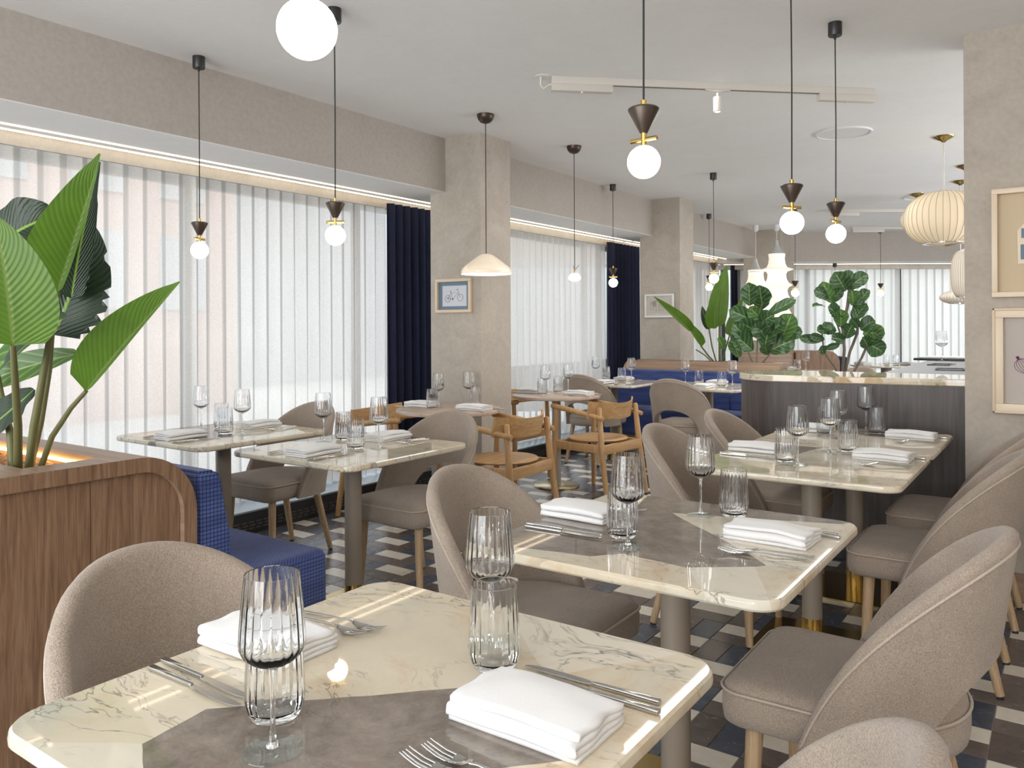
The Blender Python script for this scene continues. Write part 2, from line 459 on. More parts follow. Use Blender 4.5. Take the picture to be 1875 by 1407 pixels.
# ---------------------------------------------------------------- geometry helpers
def link(name, bm, mats, parent=None, smooth=False, autos=None, kind=None):
    me = bpy.data.meshes.new(name)
    bmesh.ops.recalc_face_normals(bm, faces=bm.faces)
    bm.to_mesh(me); bm.free()
    if not isinstance(mats, (list, tuple)):
        mats = [mats]
    for mt in mats:
        me.materials.append(mt)
    if smooth:
        me.shade_smooth()
        if autos:
            me.set_sharp_from_angle(angle=math.radians(autos))
    o = bpy.data.objects.new(name, me)
    COL.objects.link(o)
    if parent is not None:
        o.parent = parent
    if kind:
        o['kind'] = kind
    return o


def tag(o, label=None, cat=None, group=None, kind=None):
    if label: o['label'] = label
    if cat: o['category'] = cat
    if group: o['group'] = group
    if kind: o['kind'] = kind
    return o


def empty(name, loc=(0, 0, 0), rz=0.0, label=None, cat=None, group=None):
    o = bpy.data.objects.new(name, None)
    o.empty_display_size = 0.1
    COL.objects.link(o)
    o.location = loc; o.rotation_euler = (0, 0, rz)
    return tag(o, label, cat, group)


KIDS = {}


def dup(root, loc=None, rz=None, label=None, group=None, parent=None):
    c = root.copy(); COL.objects.link(c)
    if parent is not None: c.parent = parent
    if loc is not None: c.location = loc
    if rz is not None: c.rotation_euler = (0, 0, rz)
    if label: c['label'] = label
    if group: c['group'] = group
    for k in root.children:
        dup(k, parent=c)
    return c


class Stamp:
    """first use moves the prototype itself, later ones copy it"""
    def __init__(s, root): s.root, s.used = root, False

    def put(s, loc, rz=0.0, label=None, group=None, sc=None):
        o = s.root
        if s.used:
            o = dup(s.root, loc, rz)
        s.used = True
        o.location = loc; o.rotation_euler = (0, 0, rz)
        if label: o['label'] = label
        if group: o['group'] = group
        if sc: o.scale = sc if isinstance(sc, (tuple, list)) else (sc, sc, sc)
        return o


def box(bm, x0, x1, y0, y1, z0, z1, mi=0):
    vs = [bm.verts.new(p) for p in ((x0, y0, z0), (x1, y0, z0), (x1, y1, z0), (x0, y1, z0), (x0, y0, z1), (x1, y0, z1), (x1, y1, z1), (x0, y1, z1))]
    for f in ((0, 3, 2, 1), (4, 5, 6, 7), (0, 1, 5, 4), (1, 2, 6, 5), (2, 3, 7, 6), (3, 0, 4, 7)):
        fc = bm.faces.new([vs[i] for i in f]); fc.material_index = mi
    return vs


def boxm(name, x0, x1, y0, y1, z0, z1, mt, parent=None, bev=0.0, kind=None, seg=2):
    bm = bmesh.new()
    box(bm, x0, x1, y0, y1, z0, z1)
    if bev:
        bmesh.ops.bevel(bm, geom=bm.edges[:] , offset=bev, segments=seg, affect='EDGES', profile=0.5)
    return link(name, bm, mt, parent, smooth=bool(bev), autos=40 if bev else None, kind=kind)


def lathe(bm, prof, n=24, c=(0, 0), closed=False, ribs=0, ramp_r=0.0, mi=0):
    """prof: list of (r, z). ribs: number of flutes with relative depth ramp_r."""
    rings = []
    for (r, z) in prof:
        if r < 1e-6:
            rings.append([bm.verts.new((c[0], c[1], z))])
        else:
            ring = []
            for i in range(n):
                a = 2 * PI * i / n
                q = r * (1 + ramp_r * math.cos(ribs * a)) if ribs else r
                ring.append(bm.verts.new((c[0] + q * math.cos(a), c[1] + q * math.sin(a), z)))
            rings.append(ring)
    pairs = list(zip(rings, rings[1:]))
    if closed: pairs.append((rings[-1], rings[0]))
    for A, B in pairs:
        for i in range(n):
            j = (i + 1) % n
            if len(A) == 1 and len(B) == 1: continue
            if len(A) == 1: f = bm.faces.new((A[0], B[i], B[j]))
            elif len(B) == 1: f = bm.faces.new((A[i], B[0], A[j]))
            else: f = bm.faces.new((A[i], B[i], B[j], A[j]))
            f.material_index = mi


def frames(pts):
    out = []
    P = [Vector(p) for p in pts]
    prev = None
    for i, p in enumerate(P):
        t = (P[min(i + 1, len(P) - 1)] - P[max(i - 1, 0)]).normalized()
        if prev is None:
            ref = Vector((0, 0, 1)) if abs(t.z) < 0.9 else Vector((1, 0, 0))
            n = t.cross(ref).normalized()
        else:
            n = (prev - t * prev.dot(t)).normalized()
        prev = n
        out.append((p, t, n, t.cross(n)))
    return out


def tube(bm, pts, r, n=10, caps=True, sx=1.0, sy=1.0, mi=0):
    fr = frames(pts)
    rr = r if isinstance(r, (list, tuple)) else [r] * len(pts)
    rings = []
    for (p, t, a, b), q in zip(fr, rr):
        rings.append([bm.verts.new(p + a * (q * sx * math.cos(2 * PI * i / n)) + b * (q * sy * math.sin(2 * PI * i / n))) for i in range(n)])
    for A, B in zip(rings, rings[1:]):
        for i in range(n):
            f = bm.faces.new((A[i], A[(i + 1) % n], B[(i + 1) % n], B[i])); f.material_index = mi
    if caps:
        bm.faces.new(rings[0][::-1]).material_index = mi
        bm.faces.new(rings[-1]).material_index = mi


def tubem(name, pts, r, mt, parent=None, n=10, sx=1.0, sy=1.0):
    bm = bmesh.new(); tube(bm, pts, r, n, True, sx, sy)
    return link(name, bm, mt, parent, True, 50)


def lathem(name, prof, mt, parent=None, n=24, c=(0, 0), ribs=0, rr=0.0, closed=False, autos=45):
    bm = bmesh.new(); lathe(bm, prof, n, c, closed, ribs, rr)
    return link(name, bm, mt, parent, True, autos)


def rrect(w, d, r, n=8):
    """rounded rectangle outline, counter-clockwise"""
    pts = []
    for cx_, cy_, a0 in ((w / 2 - r, d / 2 - r, 0), (-w / 2 + r, d / 2 - r, PI / 2), (-w / 2 + r, -d / 2 + r, PI), (w / 2 - r, -d / 2 + r, 1.5 * PI)):
        for i in range(n + 1):
            a = a0 + PI / 2 * i / n
            pts.append((cx_ + r * math.cos(a), cy_ + r * math.sin(a)))
    return pts


def slab(bm, outline, levels, mi=0):
    """stack of scaled-in outlines: levels = [(inset, z)...] with caps"""
    cx_ = sum(p[0] for p in outline) / len(outline); cy_ = sum(p[1] for p in outline) / len(outline)
    n = len(outline)
    nor = []
    for i in range(n):
        a, b = outline[i - 1], outline[(i + 1) % n]
        t = Vector((b[0] - a[0], b[1] - a[1])); t.normalize()
        nor.append((t.y, -t.x))
    rings = []
    for ins, z in levels:
        rings.append([bm.verts.new((p[0] - q[0] * ins, p[1] - q[1] * ins, z)) for p, q in zip(outline, nor)])
    for A, B in zip(rings, rings[1:]):
        for i in range(n):
            f = bm.faces.new((A[i], A[(i + 1) % n], B[(i + 1) % n], B[i])); f.material_index = mi
    bm.faces.new(rings[0][::-1]).material_index = mi
    bm.faces.new(rings[-1]).material_index = mi
    return rings


def extrude_profile(bm, prof, x0, x1, axis='X', mi=0):
    """closed profile of (a, z) swept along an axis"""
    def P(x, q):
        return (x, q[0], q[1]) if axis == 'X' else (q[0], x, q[1])
    A = [bm.verts.new(P(x0, q)) for q in prof]
    B = [bm.verts.new(P(x1, q)) for q in prof]
    n = len(prof)
    for i in range(n):
        bm.faces.new((A[i], A[(i + 1) % n], B[(i + 1) % n], B[i])).material_index = mi
    bm.faces.new(A[::-1]).material_index = mi
    bm.faces.new(B).material_index = mi


# ================================================================ SETTING
ZC = 2.72
ZS = 2.315
XB = -3.82


def FP(u, d, z):
    p = rt * u + fw * d
    return (p.x, p.y, z)


def fbox(bm, u0, u1, d0, d1, z0, z1, mi=0):
    vs = box(bm, u0, u1, d0, d1, z0, z1, mi)
    for v in vs:
        v.co = Vector(FP(v.co.x, v.co.y, v.co.z))


def poly_slab(name, pts, z0, z1, mt):
    bm = bmesh.new()
    lo = [bm.verts.new((x, y, z0)) for x, y in pts]
    hi = [bm.verts.new((x, y, z1)) for x, y in pts]
    n = len(pts)
    for i in range(n):
        bm.faces.new((lo[i], lo[(i + 1) % n], hi[(i + 1) % n], hi[i]))
    bm.faces.new(lo[::-1]); bm.faces.new(hi)
    return link(name, bm, mt, kind='structure')


def yfar(x, d): return (d + 0.5743 * x) / 0.8187


XR, YN = 3.3, -3.2
floor = poly_slab('floor', [(-4.78, YN), (XR, YN), (XR, yfar(XR, 13.0)), (-4.78, yfar(-4.78, 13.0))], -0.12, -0.0035, M['grout'])
poly_slab('ceiling', [(XB, YN), (XR, YN), (XR, yfar(XR, 12.1)), (XB, yfar(XB, 12.1))], ZC, ZC + 0.12, M['ceiling'])
boxm('wall_right_side', XR, XR + 0.15, YN, 17.9, 0, 2.8, M['plaster'], kind='structure')
boxm('wall_behind', -4.9, XR, YN - 0.15, YN, 0, 2.8, M['plaster'], kind='structure')
# left window wall: bulkhead with soffit, pelmet and low sill wall
boxm('wall_left_bulkhead', -4.9, XB, YN, yfar(XB, 12.05), ZS + 0.004, ZC + 0.1, M['bulkhead'], kind='structure')
boxm('trim_3', -4.9, XB - 0.0005, YN, yfar(XB, 12.05), ZS, ZS + 0.004, M['ceiling'], kind='structure')
boxm('trim_1', -4.425, -4.40, YN, 12.3, 2.245, ZS, M['plaster_light'], kind='structure')
boxm('wall_left_sill', -4.80, -4.62, YN, 12.2, 0, 0.15, M['plaster'], kind='structure')
boxm('wall_left_header', -4.85, -4.66, YN, 12.2, 2.285, ZS, M['plaster_light'], kind='structure')
# oblique far window wall
bm = bmesh.new(); fbox(bm, 0.0, 12, 12.0505, 12.95, 2.256, 2.26)
link('trim_4', bm, M['ceiling'], kind='structure')
bm = bmesh.new(); fbox(bm, 0.0, 12, 12.05, 12.95, 2.26, ZC + 0.1)
link('wall_far_bulkhead', bm, M['bulkhead'], kind='structure')
bm = bmesh.new(); fbox(bm, 2.0, 12, 12.56, 12.66, 2.185, 2.26)
link('trim_2', bm, M['plaster_light'], kind='structure')
bm = bmesh.new(); fbox(bm, 2.0, 12, 12.85, 12.95, 0, 0.15)
link('wall_far_sill', bm, M['plaster'], kind='structure')
# columns between the window bays
for i, (y0, y1, x0, x1) in enumerate(((4.585, 4.96, -3.97, -3.49), (8.20, 8.585, -3.97, -3.49), (11.80, 12.5, -4.0, -3.45))):
    boxm('wall_column', x0, x1, y0, y1, 0, ZC, M['plaster'], kind='structure')
# partition wall on the right with its baseboard
boxm('wall_right', -0.41, XR, 4.43, 4.70, 0, ZC, M['plaster'], kind='structure')
boxm('baseboard_right', -0.40, XR, 4.416, 4.43, 0, 0.13, M['walnut_x'], kind='structure')


# windows
def window(name, y0, y1, x=-4.72):
    bm = bmesh.new()
    box(bm, x - 0.03, x + 0.03, y0, y1, 0.15, 0.21); box(bm, x - 0.03, x + 0.03, y0, y1, 2.235, 2.285)
    box(bm, x - 0.03, x + 0.03, y0, y0 + 0.05, 0.21, 2.235); box(bm, x - 0.03, x + 0.03, y1 - 0.05, y1, 0.21, 2.235)
    w = link(name, bm, M['mullion'], kind='structure')
    n = max(1, round((y1 - y0) / 1.5))
    for k in range(1, n):
        y = y0 + (y1 - y0) * k / n
        boxm('mullion', x - 0.035, x + 0.035, y - 0.03, y + 0.03, 0.21, 2.235, M['mullion'], w)
    for k in range(n):
        a = y0 + (y1 - y0) * k / n; b = y0 + (y1 - y0) * (k + 1) / n
        bm = bmesh.new()
        vs = [bm.verts.new(p) for p in ((x, a + 0.03, 0.21), (x, b - 0.03, 0.21), (x, b - 0.03, 2.235), (x, a + 0.03, 2.235))]
        bm.faces.new(vs)
        link('pane', bm, M['pane'], w)


window('window_1', -3.1, 4.55)
window('window_2', 4.95, 8.25)
window('window_3', 8.55, 11.85)
bm = bmesh.new()
for (u0, u1, z0, z1) in ((3.4, 9.5, 0.15, 0.21), (3.4, 9.5, 2.23, 2.28), (3.4, 3.46, 0.21, 2.23), (9.44, 9.5, 0.21, 2.23)):
    fbox(bm, u0, u1, 12.84, 12.90, z0, z1)
w4 = link('window_4', bm, M['mullion'], kind='structure')
for u in (4.8, 6.28, 7.7):
    bm = bmesh.new(); fbox(bm, u - 0.035, u + 0.035, 12.83, 12.91, 0.21, 2.23); link('mullion', bm, M['mullion'], w4)
for a, b in ((3.46, 4.76), (4.84, 6.24), (6.32, 7.66), (7.74, 9.44)):
    bm = bmesh.new(); bm.faces.new([bm.verts.new(FP(u, 12.87, z)) for u, z in ((a, .21), (b, .21), (b, 2.23), (a, 2.23))]); link('pane', bm, M['pane'], w4)

# warm light strips in the window soffits
for i, (y0, y1, wh) in enumerate(((YN + .1, 4.95, 'first window bay beside the walnut planter'), (4.96, 8.55, 'middle window bay between the two columns'), (8.6, 11.8, 'far window bay behind the second column'))):
    for x, side in ((-4.25, 'inner'), (-4.365, 'outer')):
        o = boxm('light_strip', x - 0.006, x + 0.006, y0, y1, ZS - 0.006, ZS, M['led'])
        tag(o, '%s warm LED strip under the soffit of the %s' % (side, wh), 'light strip')
bm = bmesh.new(); fbox(bm, 3.1, 9.4, 12.40, 12.415, 2.25, 2.26)
tag(link('light_strip', bm, M['led']), 'warm LED strip under the soffit of the far end windows', 'light strip')

# outside: pavement and facades over the road
boxm('ground', -40, -4.9, -20, 40, -0.3, -0.12, M['street'], kind='structure')
o = boxm('brick_building', -13.0, -12.0, 2.2, 8.6, -0.12, 9, M['brick'])
tag(o, 'pale red brick building across the street seen through the left curtain', 'building')
for y in (3.0, 4.4, 5.8, 7.2):
    for z in (1.6, 3.4):
        boxm('window', -12.03, -11.95, y, y + 0.8, z, z + 1.2, M['facade'], o)
o = boxm('pale_building', -17.0, -16.0, 11, 30, -0.12, 5, M['facade'])
tag(o, 'pale grey building across the street seen through the middle curtain', 'building')
bm = bmesh.new(); fbox(bm, -2, 26, 13.2, 34, -0.3, -0.12); link('ground', bm, M['street'], kind='structure')
bm = bmesh.new(); fbox(bm, 4, 30, 26, 27, -0.12, 4.4)
tag(link('white_building', bm, M['plaster_light']), 'low white building outside the far end windows', 'building')


# curtains
def curtain(name, p0, p1, z0, z1, period, amp, mt, label, group=None, seed=0, cat='curtain', flare=0.0):
    rnd = random.Random(seed)
    p0, p1 = Vector(p0), Vector(p1)
    L_ = (p1 - p0).length; t = (p1 - p0) / L_; n = Vector((-t.y, t.x))
    nf = int(L_ / period); cols = nf * 10
    ph = [rnd.uniform(-0.9, 0.9) for _ in range(nf + 3)]
    am = [rnd.uniform(0.7, 1.2) for _ in range(nf + 3)]
    rows = 7
    bm = bmesh.new(); grid = []
    for r in range(rows + 1):
        fz = r / rows; row = []
        for c in range(cols + 1):
            q = c / 10.0; k = int(q); fr = q - k
            A = am[k] * (1 - fr) + am[k + 1] * fr
            P_ = ph[k] * (1 - fr) + ph[k + 1] * fr
            a = amp * A * (0.75 + 0.35 * (1 - fz))
            x = math.sin(2 * PI * q + 0.5 * P_ * (1 - fz))
            x = math.copysign(abs(x) ** 0.7, x)
            off = a * x + flare * (1 - fz) * math.sin(q * .7)
            s = L_ * c / cols + 0.25 * period / 2 * math.sin(4 * PI * q) * 0.5
            p = p0 + t * s + n * off
            row.append(bm.verts.new((p.x, p.y, z0 + (z1 - z0) * fz)))
        grid.append(row)
    for A, B in zip(grid, grid[1:]):
        for i in range(cols):
            bm.faces.new((A[i], A[i + 1], B[i + 1], B[i]))
    o = link(name, bm, mt, None, True)
    return tag(o, label, cat, group)


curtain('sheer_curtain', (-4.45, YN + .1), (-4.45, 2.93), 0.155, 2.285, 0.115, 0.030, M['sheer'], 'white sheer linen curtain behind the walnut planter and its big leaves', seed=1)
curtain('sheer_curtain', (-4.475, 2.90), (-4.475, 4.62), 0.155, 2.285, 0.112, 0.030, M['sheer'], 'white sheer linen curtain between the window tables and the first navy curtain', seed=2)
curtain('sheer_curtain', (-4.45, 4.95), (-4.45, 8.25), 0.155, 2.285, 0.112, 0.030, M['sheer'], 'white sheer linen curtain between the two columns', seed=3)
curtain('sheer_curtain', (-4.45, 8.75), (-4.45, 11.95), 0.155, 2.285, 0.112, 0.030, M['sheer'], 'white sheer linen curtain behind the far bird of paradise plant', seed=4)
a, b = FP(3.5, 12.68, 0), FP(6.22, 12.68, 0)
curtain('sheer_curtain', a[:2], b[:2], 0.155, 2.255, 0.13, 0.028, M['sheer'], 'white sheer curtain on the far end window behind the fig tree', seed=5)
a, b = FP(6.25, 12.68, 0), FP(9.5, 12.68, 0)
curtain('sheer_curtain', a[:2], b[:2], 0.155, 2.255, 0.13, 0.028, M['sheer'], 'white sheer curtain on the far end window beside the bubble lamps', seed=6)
curtain('navy_curtain', (-4.335, 4.49), (-4.335, 5.02), 0.16, 2.275, 0.085, 0.034, M['navy'], 'navy velvet curtain gathered left of the near column', seed=7)
curtain('navy_curtain', (-4.335, 8.10), (-4.335, 8.92), 0.16, 2.275, 0.085, 0.034, M['navy'], 'navy velvet curtain gathered left of the second column', seed=8)
curtain('navy_curtain', (-4.335, 12.22), (-4.335, 12.9), 0.16, 2.25, 0.10, 0.040, M['navy'], 'navy velvet curtain at the far corner behind the planter', seed=9)

# trench heater along the windows
t = empty('window_heater', (-4.33, 2, 0), 0, 'long low black convector heater under the window curtains', 'heater')
boxm('casing', -0.095, 0.090, -5.1, 10.1, 0.0, 0.135, M['black'], t)
boxm('top_lip', -0.28, 0.092, -5.1, 10.1, 0.135, 0.148, M['lip'], t, bev=0.003)
bm = bmesh.new()
for k in range(170):
    y = -0.9 + k * 0.055
    box(bm, 0.0895, 0.094, y, y + 0.040, 0.030, 0.038); box(bm, 0.0895, 0.094, y + .01, y + 0.05, 0.050, 0.058)
    box(bm, 0.0895, 0.094, y, y + 0.040, 0.070, 0.078)
tag(link('grille_slots', bm, M['mullion'], t), kind='stuff')


# ================================================================ TABLES
def make_top(w, d, r, mt, z=0.75, th=0.024):
    bm = bmesh.new()
    slab(bm, rrect(w, d, r, 8), [(0.004, z - th), (0.0005, z - th + 0.005), (0, z - th * .5), (0.0015, z - 0.004), (0.006, z)])
    return link('tabletop', bm, mt, None, True, 24)


TSEED = iter(((.11, .52, .3), (.37, .18, .9), (.62, .71, .1), (.23, .93, .4), (.81, .33, .7), (.47, .66, .2), (.05, .25, .6), (.9, .4, .5)))


def table(x, y, w=0.78, d=0.79, label='', group=None, plate=True):
    t = empty('dining_table', (x, y, 0), 0, label, 'table', group)
    o = make_top(w, d, 0.065, M['marble']); o.parent = t
    o.color = (*next(TSEED), 1)
    lathem('post', [(0.0395, 0.112), (0.0395, 0.727)], M['post'], t, 32)
    lathem('brass_sleeve', [(0.0405, 0.010), (0.0405, 0.112), (0.039, 0.113)], M['brass'], t, 32)
    bm = bmesh.new(); slab(bm, rrect(0.43, 0.43, 0.05, 5), [(0.0, 0.0), (0.0, 0.008), (0.003, 0.011)])
    link('base_plate', bm, M['brass_dark'], t, True, 40)
    return t


table(-0.86, 0.885, 0.785, 0.785, 'nearest square marble table at the bottom of the picture')
table(-0.865, 1.99, 0.78, 0.80, 'square marble table second from the camera in the right-hand row')
table(-0.86, 3.357, 0.785, 0.79, 'near one of the two joined marble tables beside the counter')
table(-0.86, 4.155, 0.785, 0.79, 'far one of the two joined marble tables, against the dark counter')
table(-2.73, 2.595, 0.785, 0.79, 'marble table with speckled edge nearest to the blue sofa end')
table(-3.68, 2.565, 0.775, 0.79, 'marble table beside the sheer curtain left of the speckled one')
table(-3.68, 7.0, 0.80, 0.80, 'far marble table at the left end of the blue banquette')
table(-2.70, 7.0, 0.80, 0.80, 'far marble table before the blue banquette, half behind the counter')


def round_table(x, y, label):
    t = empty('round_table', (x, y, 0), 0, label, 'table')
    lathem('tabletop', [(0, 0.724), (0.345, 0.724), (0.358, 0.728), (0.360, 0.738), (0.358, 0.747), (0.352, 0.75), (0, 0.75)], M['oak_round'], t, 64)
    lathem('post', [(0.036, 0.012), (0.036, 0.725)], M['post_pale'], t, 32)
    lathem('base_plate', [(0, 0), (0.185, 0), (0.187, 0.008), (0.182, 0.012), (0, 0.014)], M['brass_pale'], t, 56)


M['oak_round'] = wood_mat('grey_oak_top', (0.42, 0.32, 0.25), (0.50, 0.39, 0.31), (0.56, 0.45, 0.36), 'X', 1.0, 0.4)
M['post_pale'] = pmat('pale_taupe_lacquer', (0.40, 0.37, 0.33), 0.3)
round_table(-3.45, 4.165, 'round wooden table standing in front of the near column')
round_table(-3.42, 5.50, 'round wooden table on a pale brass disc, just past the near column')


# ================================================================ UPHOLSTERED CHAIR
def make_chair():
    t = empty('dining_chair', (0, 0, 0), 0, '', 'chair')
    # seat: rounded square in front, half round behind
    out = []
    fr_ = 0.058
    hw = 0.235
    for i in range(9):
        a = PI / 2 * i / 8
        out.append((hw - fr_ + fr_ * math.cos(a), 0.262 - fr_ + fr_ * math.sin(a) * 1.0))
    for i in range(9):
        a = PI / 2 + PI / 2 * i / 8
        out.append((-hw + fr_ + fr_ * math.cos(a), 0.262 - fr_ + fr_ * math.sin(a)))
    for i in range(25):
        a = PI + PI * i / 24
        out.append((hw * math.cos(a) * 0.985, -0.02 + 0.225 * math.sin(a)))
    bm = bmesh.new()
    rings = slab(bm, out, [(0.020, 0.362), (0.004, 0.372), (0.0, 0.395), (0.0, 0.430), (0.006, 0.452)])
    bmesh.ops.delete(bm, geom=[f for f in bm.faces if len(f.verts) > 8 and f.calc_center_median().z > 0.44], context='FACES_ONLY')
    prev = rings[-1]
    for k_, z_ in ((0.955, 0.464), (0.88, 0.471), (0.72, 0.475), (0.5, 0.478), (0.25, 0.479)):
        cur = [bm.verts.new((v.co.x * k_, 0.02 + (v.co.y - 0.02) * k_, z_)) for v in rings[-1]]
        for i in range(len(cur)):
            bm.faces.new((prev[i], prev[(i + 1) % len(cur)], cur[(i + 1) % len(cur)], cur[i]))
        prev = cur
    bm.faces.new(prev)
    link('seat', bm, M['boucle'], t, True)
    bm = bmesh.new()
    pts = [(x * 1.003, y * 1.003, 0.447) for x, y in out]
    tube(bm, pts + [pts[0]], 0.0035, 6, False)
    link('seat_piping', bm, M['piping'], t, True)

    # wrapped back shell with an arched opening low at the rear
    R, YC, STR = 0.257, -0.018, 0.085
    arc = R * PI / 2
    tot = arc + STR
    A0 = 0.50

    def plan(a, off):
        s = abs(a) * tot
        sg = 1 if a >= 0 else -1
        if s < arc:
            th = s / R
            return sg * (R - off) * math.sin(th), YC - (R - off) * math.cos(th)
        return sg * (R - off), YC + (s - arc)

    def ztop(a):
        q = abs(a)
        return 0.372 + 0.485 * max(0.0, (1 - q ** 2.05)) ** 0.80

    def zbot(a):
        q = abs(a) / A0
        if q < 1: return 0.362 + 0.225 * math.sqrt(1 - q * q)
        return 0.362

    def lean(a, z):
        # top leans back and outwards a little
        return max(0.0, z - 0.40) * 0.145
    ts = []
    n = 28
    for i in range(-n, n + 1):
        u = i / n
        ts.append(math.copysign(1 - (1 - abs(u)) ** 1.45, u))
    ts = sorted(set(ts + [-A0 * .999, A0 * .999, -A0 * .97, A0 * .97]))
    th = 0.040
    rows = 7
    bm = bmesh.new(); rings = []
    for a in ts:
        zt, zb = ztop(a), zbot(a)
        if zt - zb < 0.03: zt = zb + 0.012 + max(0, zt - zb) * .6
        tk = th * min(1, (zt - zb) / 0.05)
        ring = []

        def P(off, z):
            x, y = plan(a, off)
            k = lean(a, z)
            s = min(1.0, abs(a) * tot / arc)
            nx, ny = math.sin(s * PI / 2) * (1 if a >= 0 else -1), -math.cos(s * PI / 2)
            return bm.verts.new((x + nx * k * 0.55, y + ny * k * 1.0 - 0.25 * k * (1 - abs(ny)), z))
        for j in range(rows + 1):
            ring.append(P(0.0, zb + (zt - tk * .5 - zb) * j / rows))
        for j in range(1, 6):
            b_ = PI * j / 6
            ring.append(P(tk * .5 - tk * .5 * math.cos(b_), zt - tk * .5 + tk * .5 * math.sin(b_)))
        for j in range(rows + 1):
            ring.append(P(tk, zt - tk * .5 - (zt - tk * .5 - zb) * j / rows))
        rings.append(ring)
    m_ = len(rings[0])
    for A, B in zip(rings, rings[1:]):
        for i in range(m_):
            bm.faces.new((A[i], A[(i + 1) % m_], B[(i + 1) % m_], B[i]))
    bm.faces.new(rings[0]); bm.faces.new(rings[-1][::-1])
    back = link('backrest', bm, M['boucle'], t, True, 70)
    # double seam running along the rim
    for off, dz in ((0.001, 0.028),):
        bm = bmesh.new(); pts = []
        for a in ts[1:-1]:
            zt = ztop(a) - dz
            x, y = plan(a, -0.0005)
            k = lean(a, zt); s = min(1.0, abs(a) * tot / arc)
            nx, ny = math.sin(s * PI / 2) * (1 if a >= 0 else -1), -math.cos(s * PI / 2)
            pts.append((x + nx * k * .55, y + ny * k - .25 * k * (1 - abs(ny)), max(zt, 0.375)))
        tube(bm, pts, 0.0032, 6)
        link('rim_piping', bm, M['piping'], back, True)
    # legs
    for sx in (-1, 1):
        for (xt, yt, xb, yb) in ((0.178, 0.185, 0.198, 0.200), (0.140, -0.150, 0.172, -0.235)):
            lg = tubem('leg', [(sx * xt, yt, 0.375), (sx * (xt + xb) / 2, (yt + yb) / 2, 0.19), (sx * xb, yb, 0.010)], [0.021, 0.0185, 0.0145], M['oak_leg'], t, 16)
            lathem('glide', [(0, 0), (0.012, 0), (0.012, 0.010), (0, 0.010)], M['black'], lg, 12, (sx * xb, yb))
    return t


chair = Stamp(make_chair())
CH = [  # x, y, rotation, label
    (-1.275, 0.900, -PI / 2, 'taupe boucle chair left of the nearest table, below the walnut planter'),
    (-0.440, 0.930, PI / 2, 'taupe boucle chair back cut off at the bottom right edge'),
    (-1.330, 2.000, -PI / 2, 'taupe boucle chair at the left of the second marble table, seat facing right'),
    (-0.425, 2.045, PI / 2, 'large taupe boucle chair at the right of the second marble table'),
    (-1.255, 3.361, -PI / 2, 'taupe boucle chair left of the joined tables, nearer one'),
    (-1.255, 4.110, -PI / 2, 'taupe boucle chair left of the joined tables, next to the dark counter'),
    (-0.432, 3.405, PI / 2, 'taupe boucle chair right of the joined tables, middle of the right-hand row'),
    (-0.420, 4.130, PI / 2, 'taupe boucle chair against the partition wall under the framed pictures'),
    (-3.725, 2.960, PI, 'taupe boucle chair beside the sheer curtain facing the sofa end'),
    (-2.690, 2.990, PI, 'taupe boucle chair behind the speckled marble table, facing the camera'),
    (-3.740, 6.700, 0.0, 'taupe boucle chair seen from behind, at the window end of the blue banquette'),
    (-2.760, 6.560, 0.0, 'taupe boucle chair seen from behind with arched gap, before the blue banquette'),
    (-1.90, 8.85, PI * .9, 'far taupe chair between the far planter and the counter'),
    (-0.80, 9.9, 0.4, 'far taupe chair in front of the far round table'),
    (-0.55, 12.3, PI * .85, 'far taupe chair at the end windows, right of the round table'),
]
for x, y, r, lb in CH:
    chair.put((x, y, 0), r, lb)


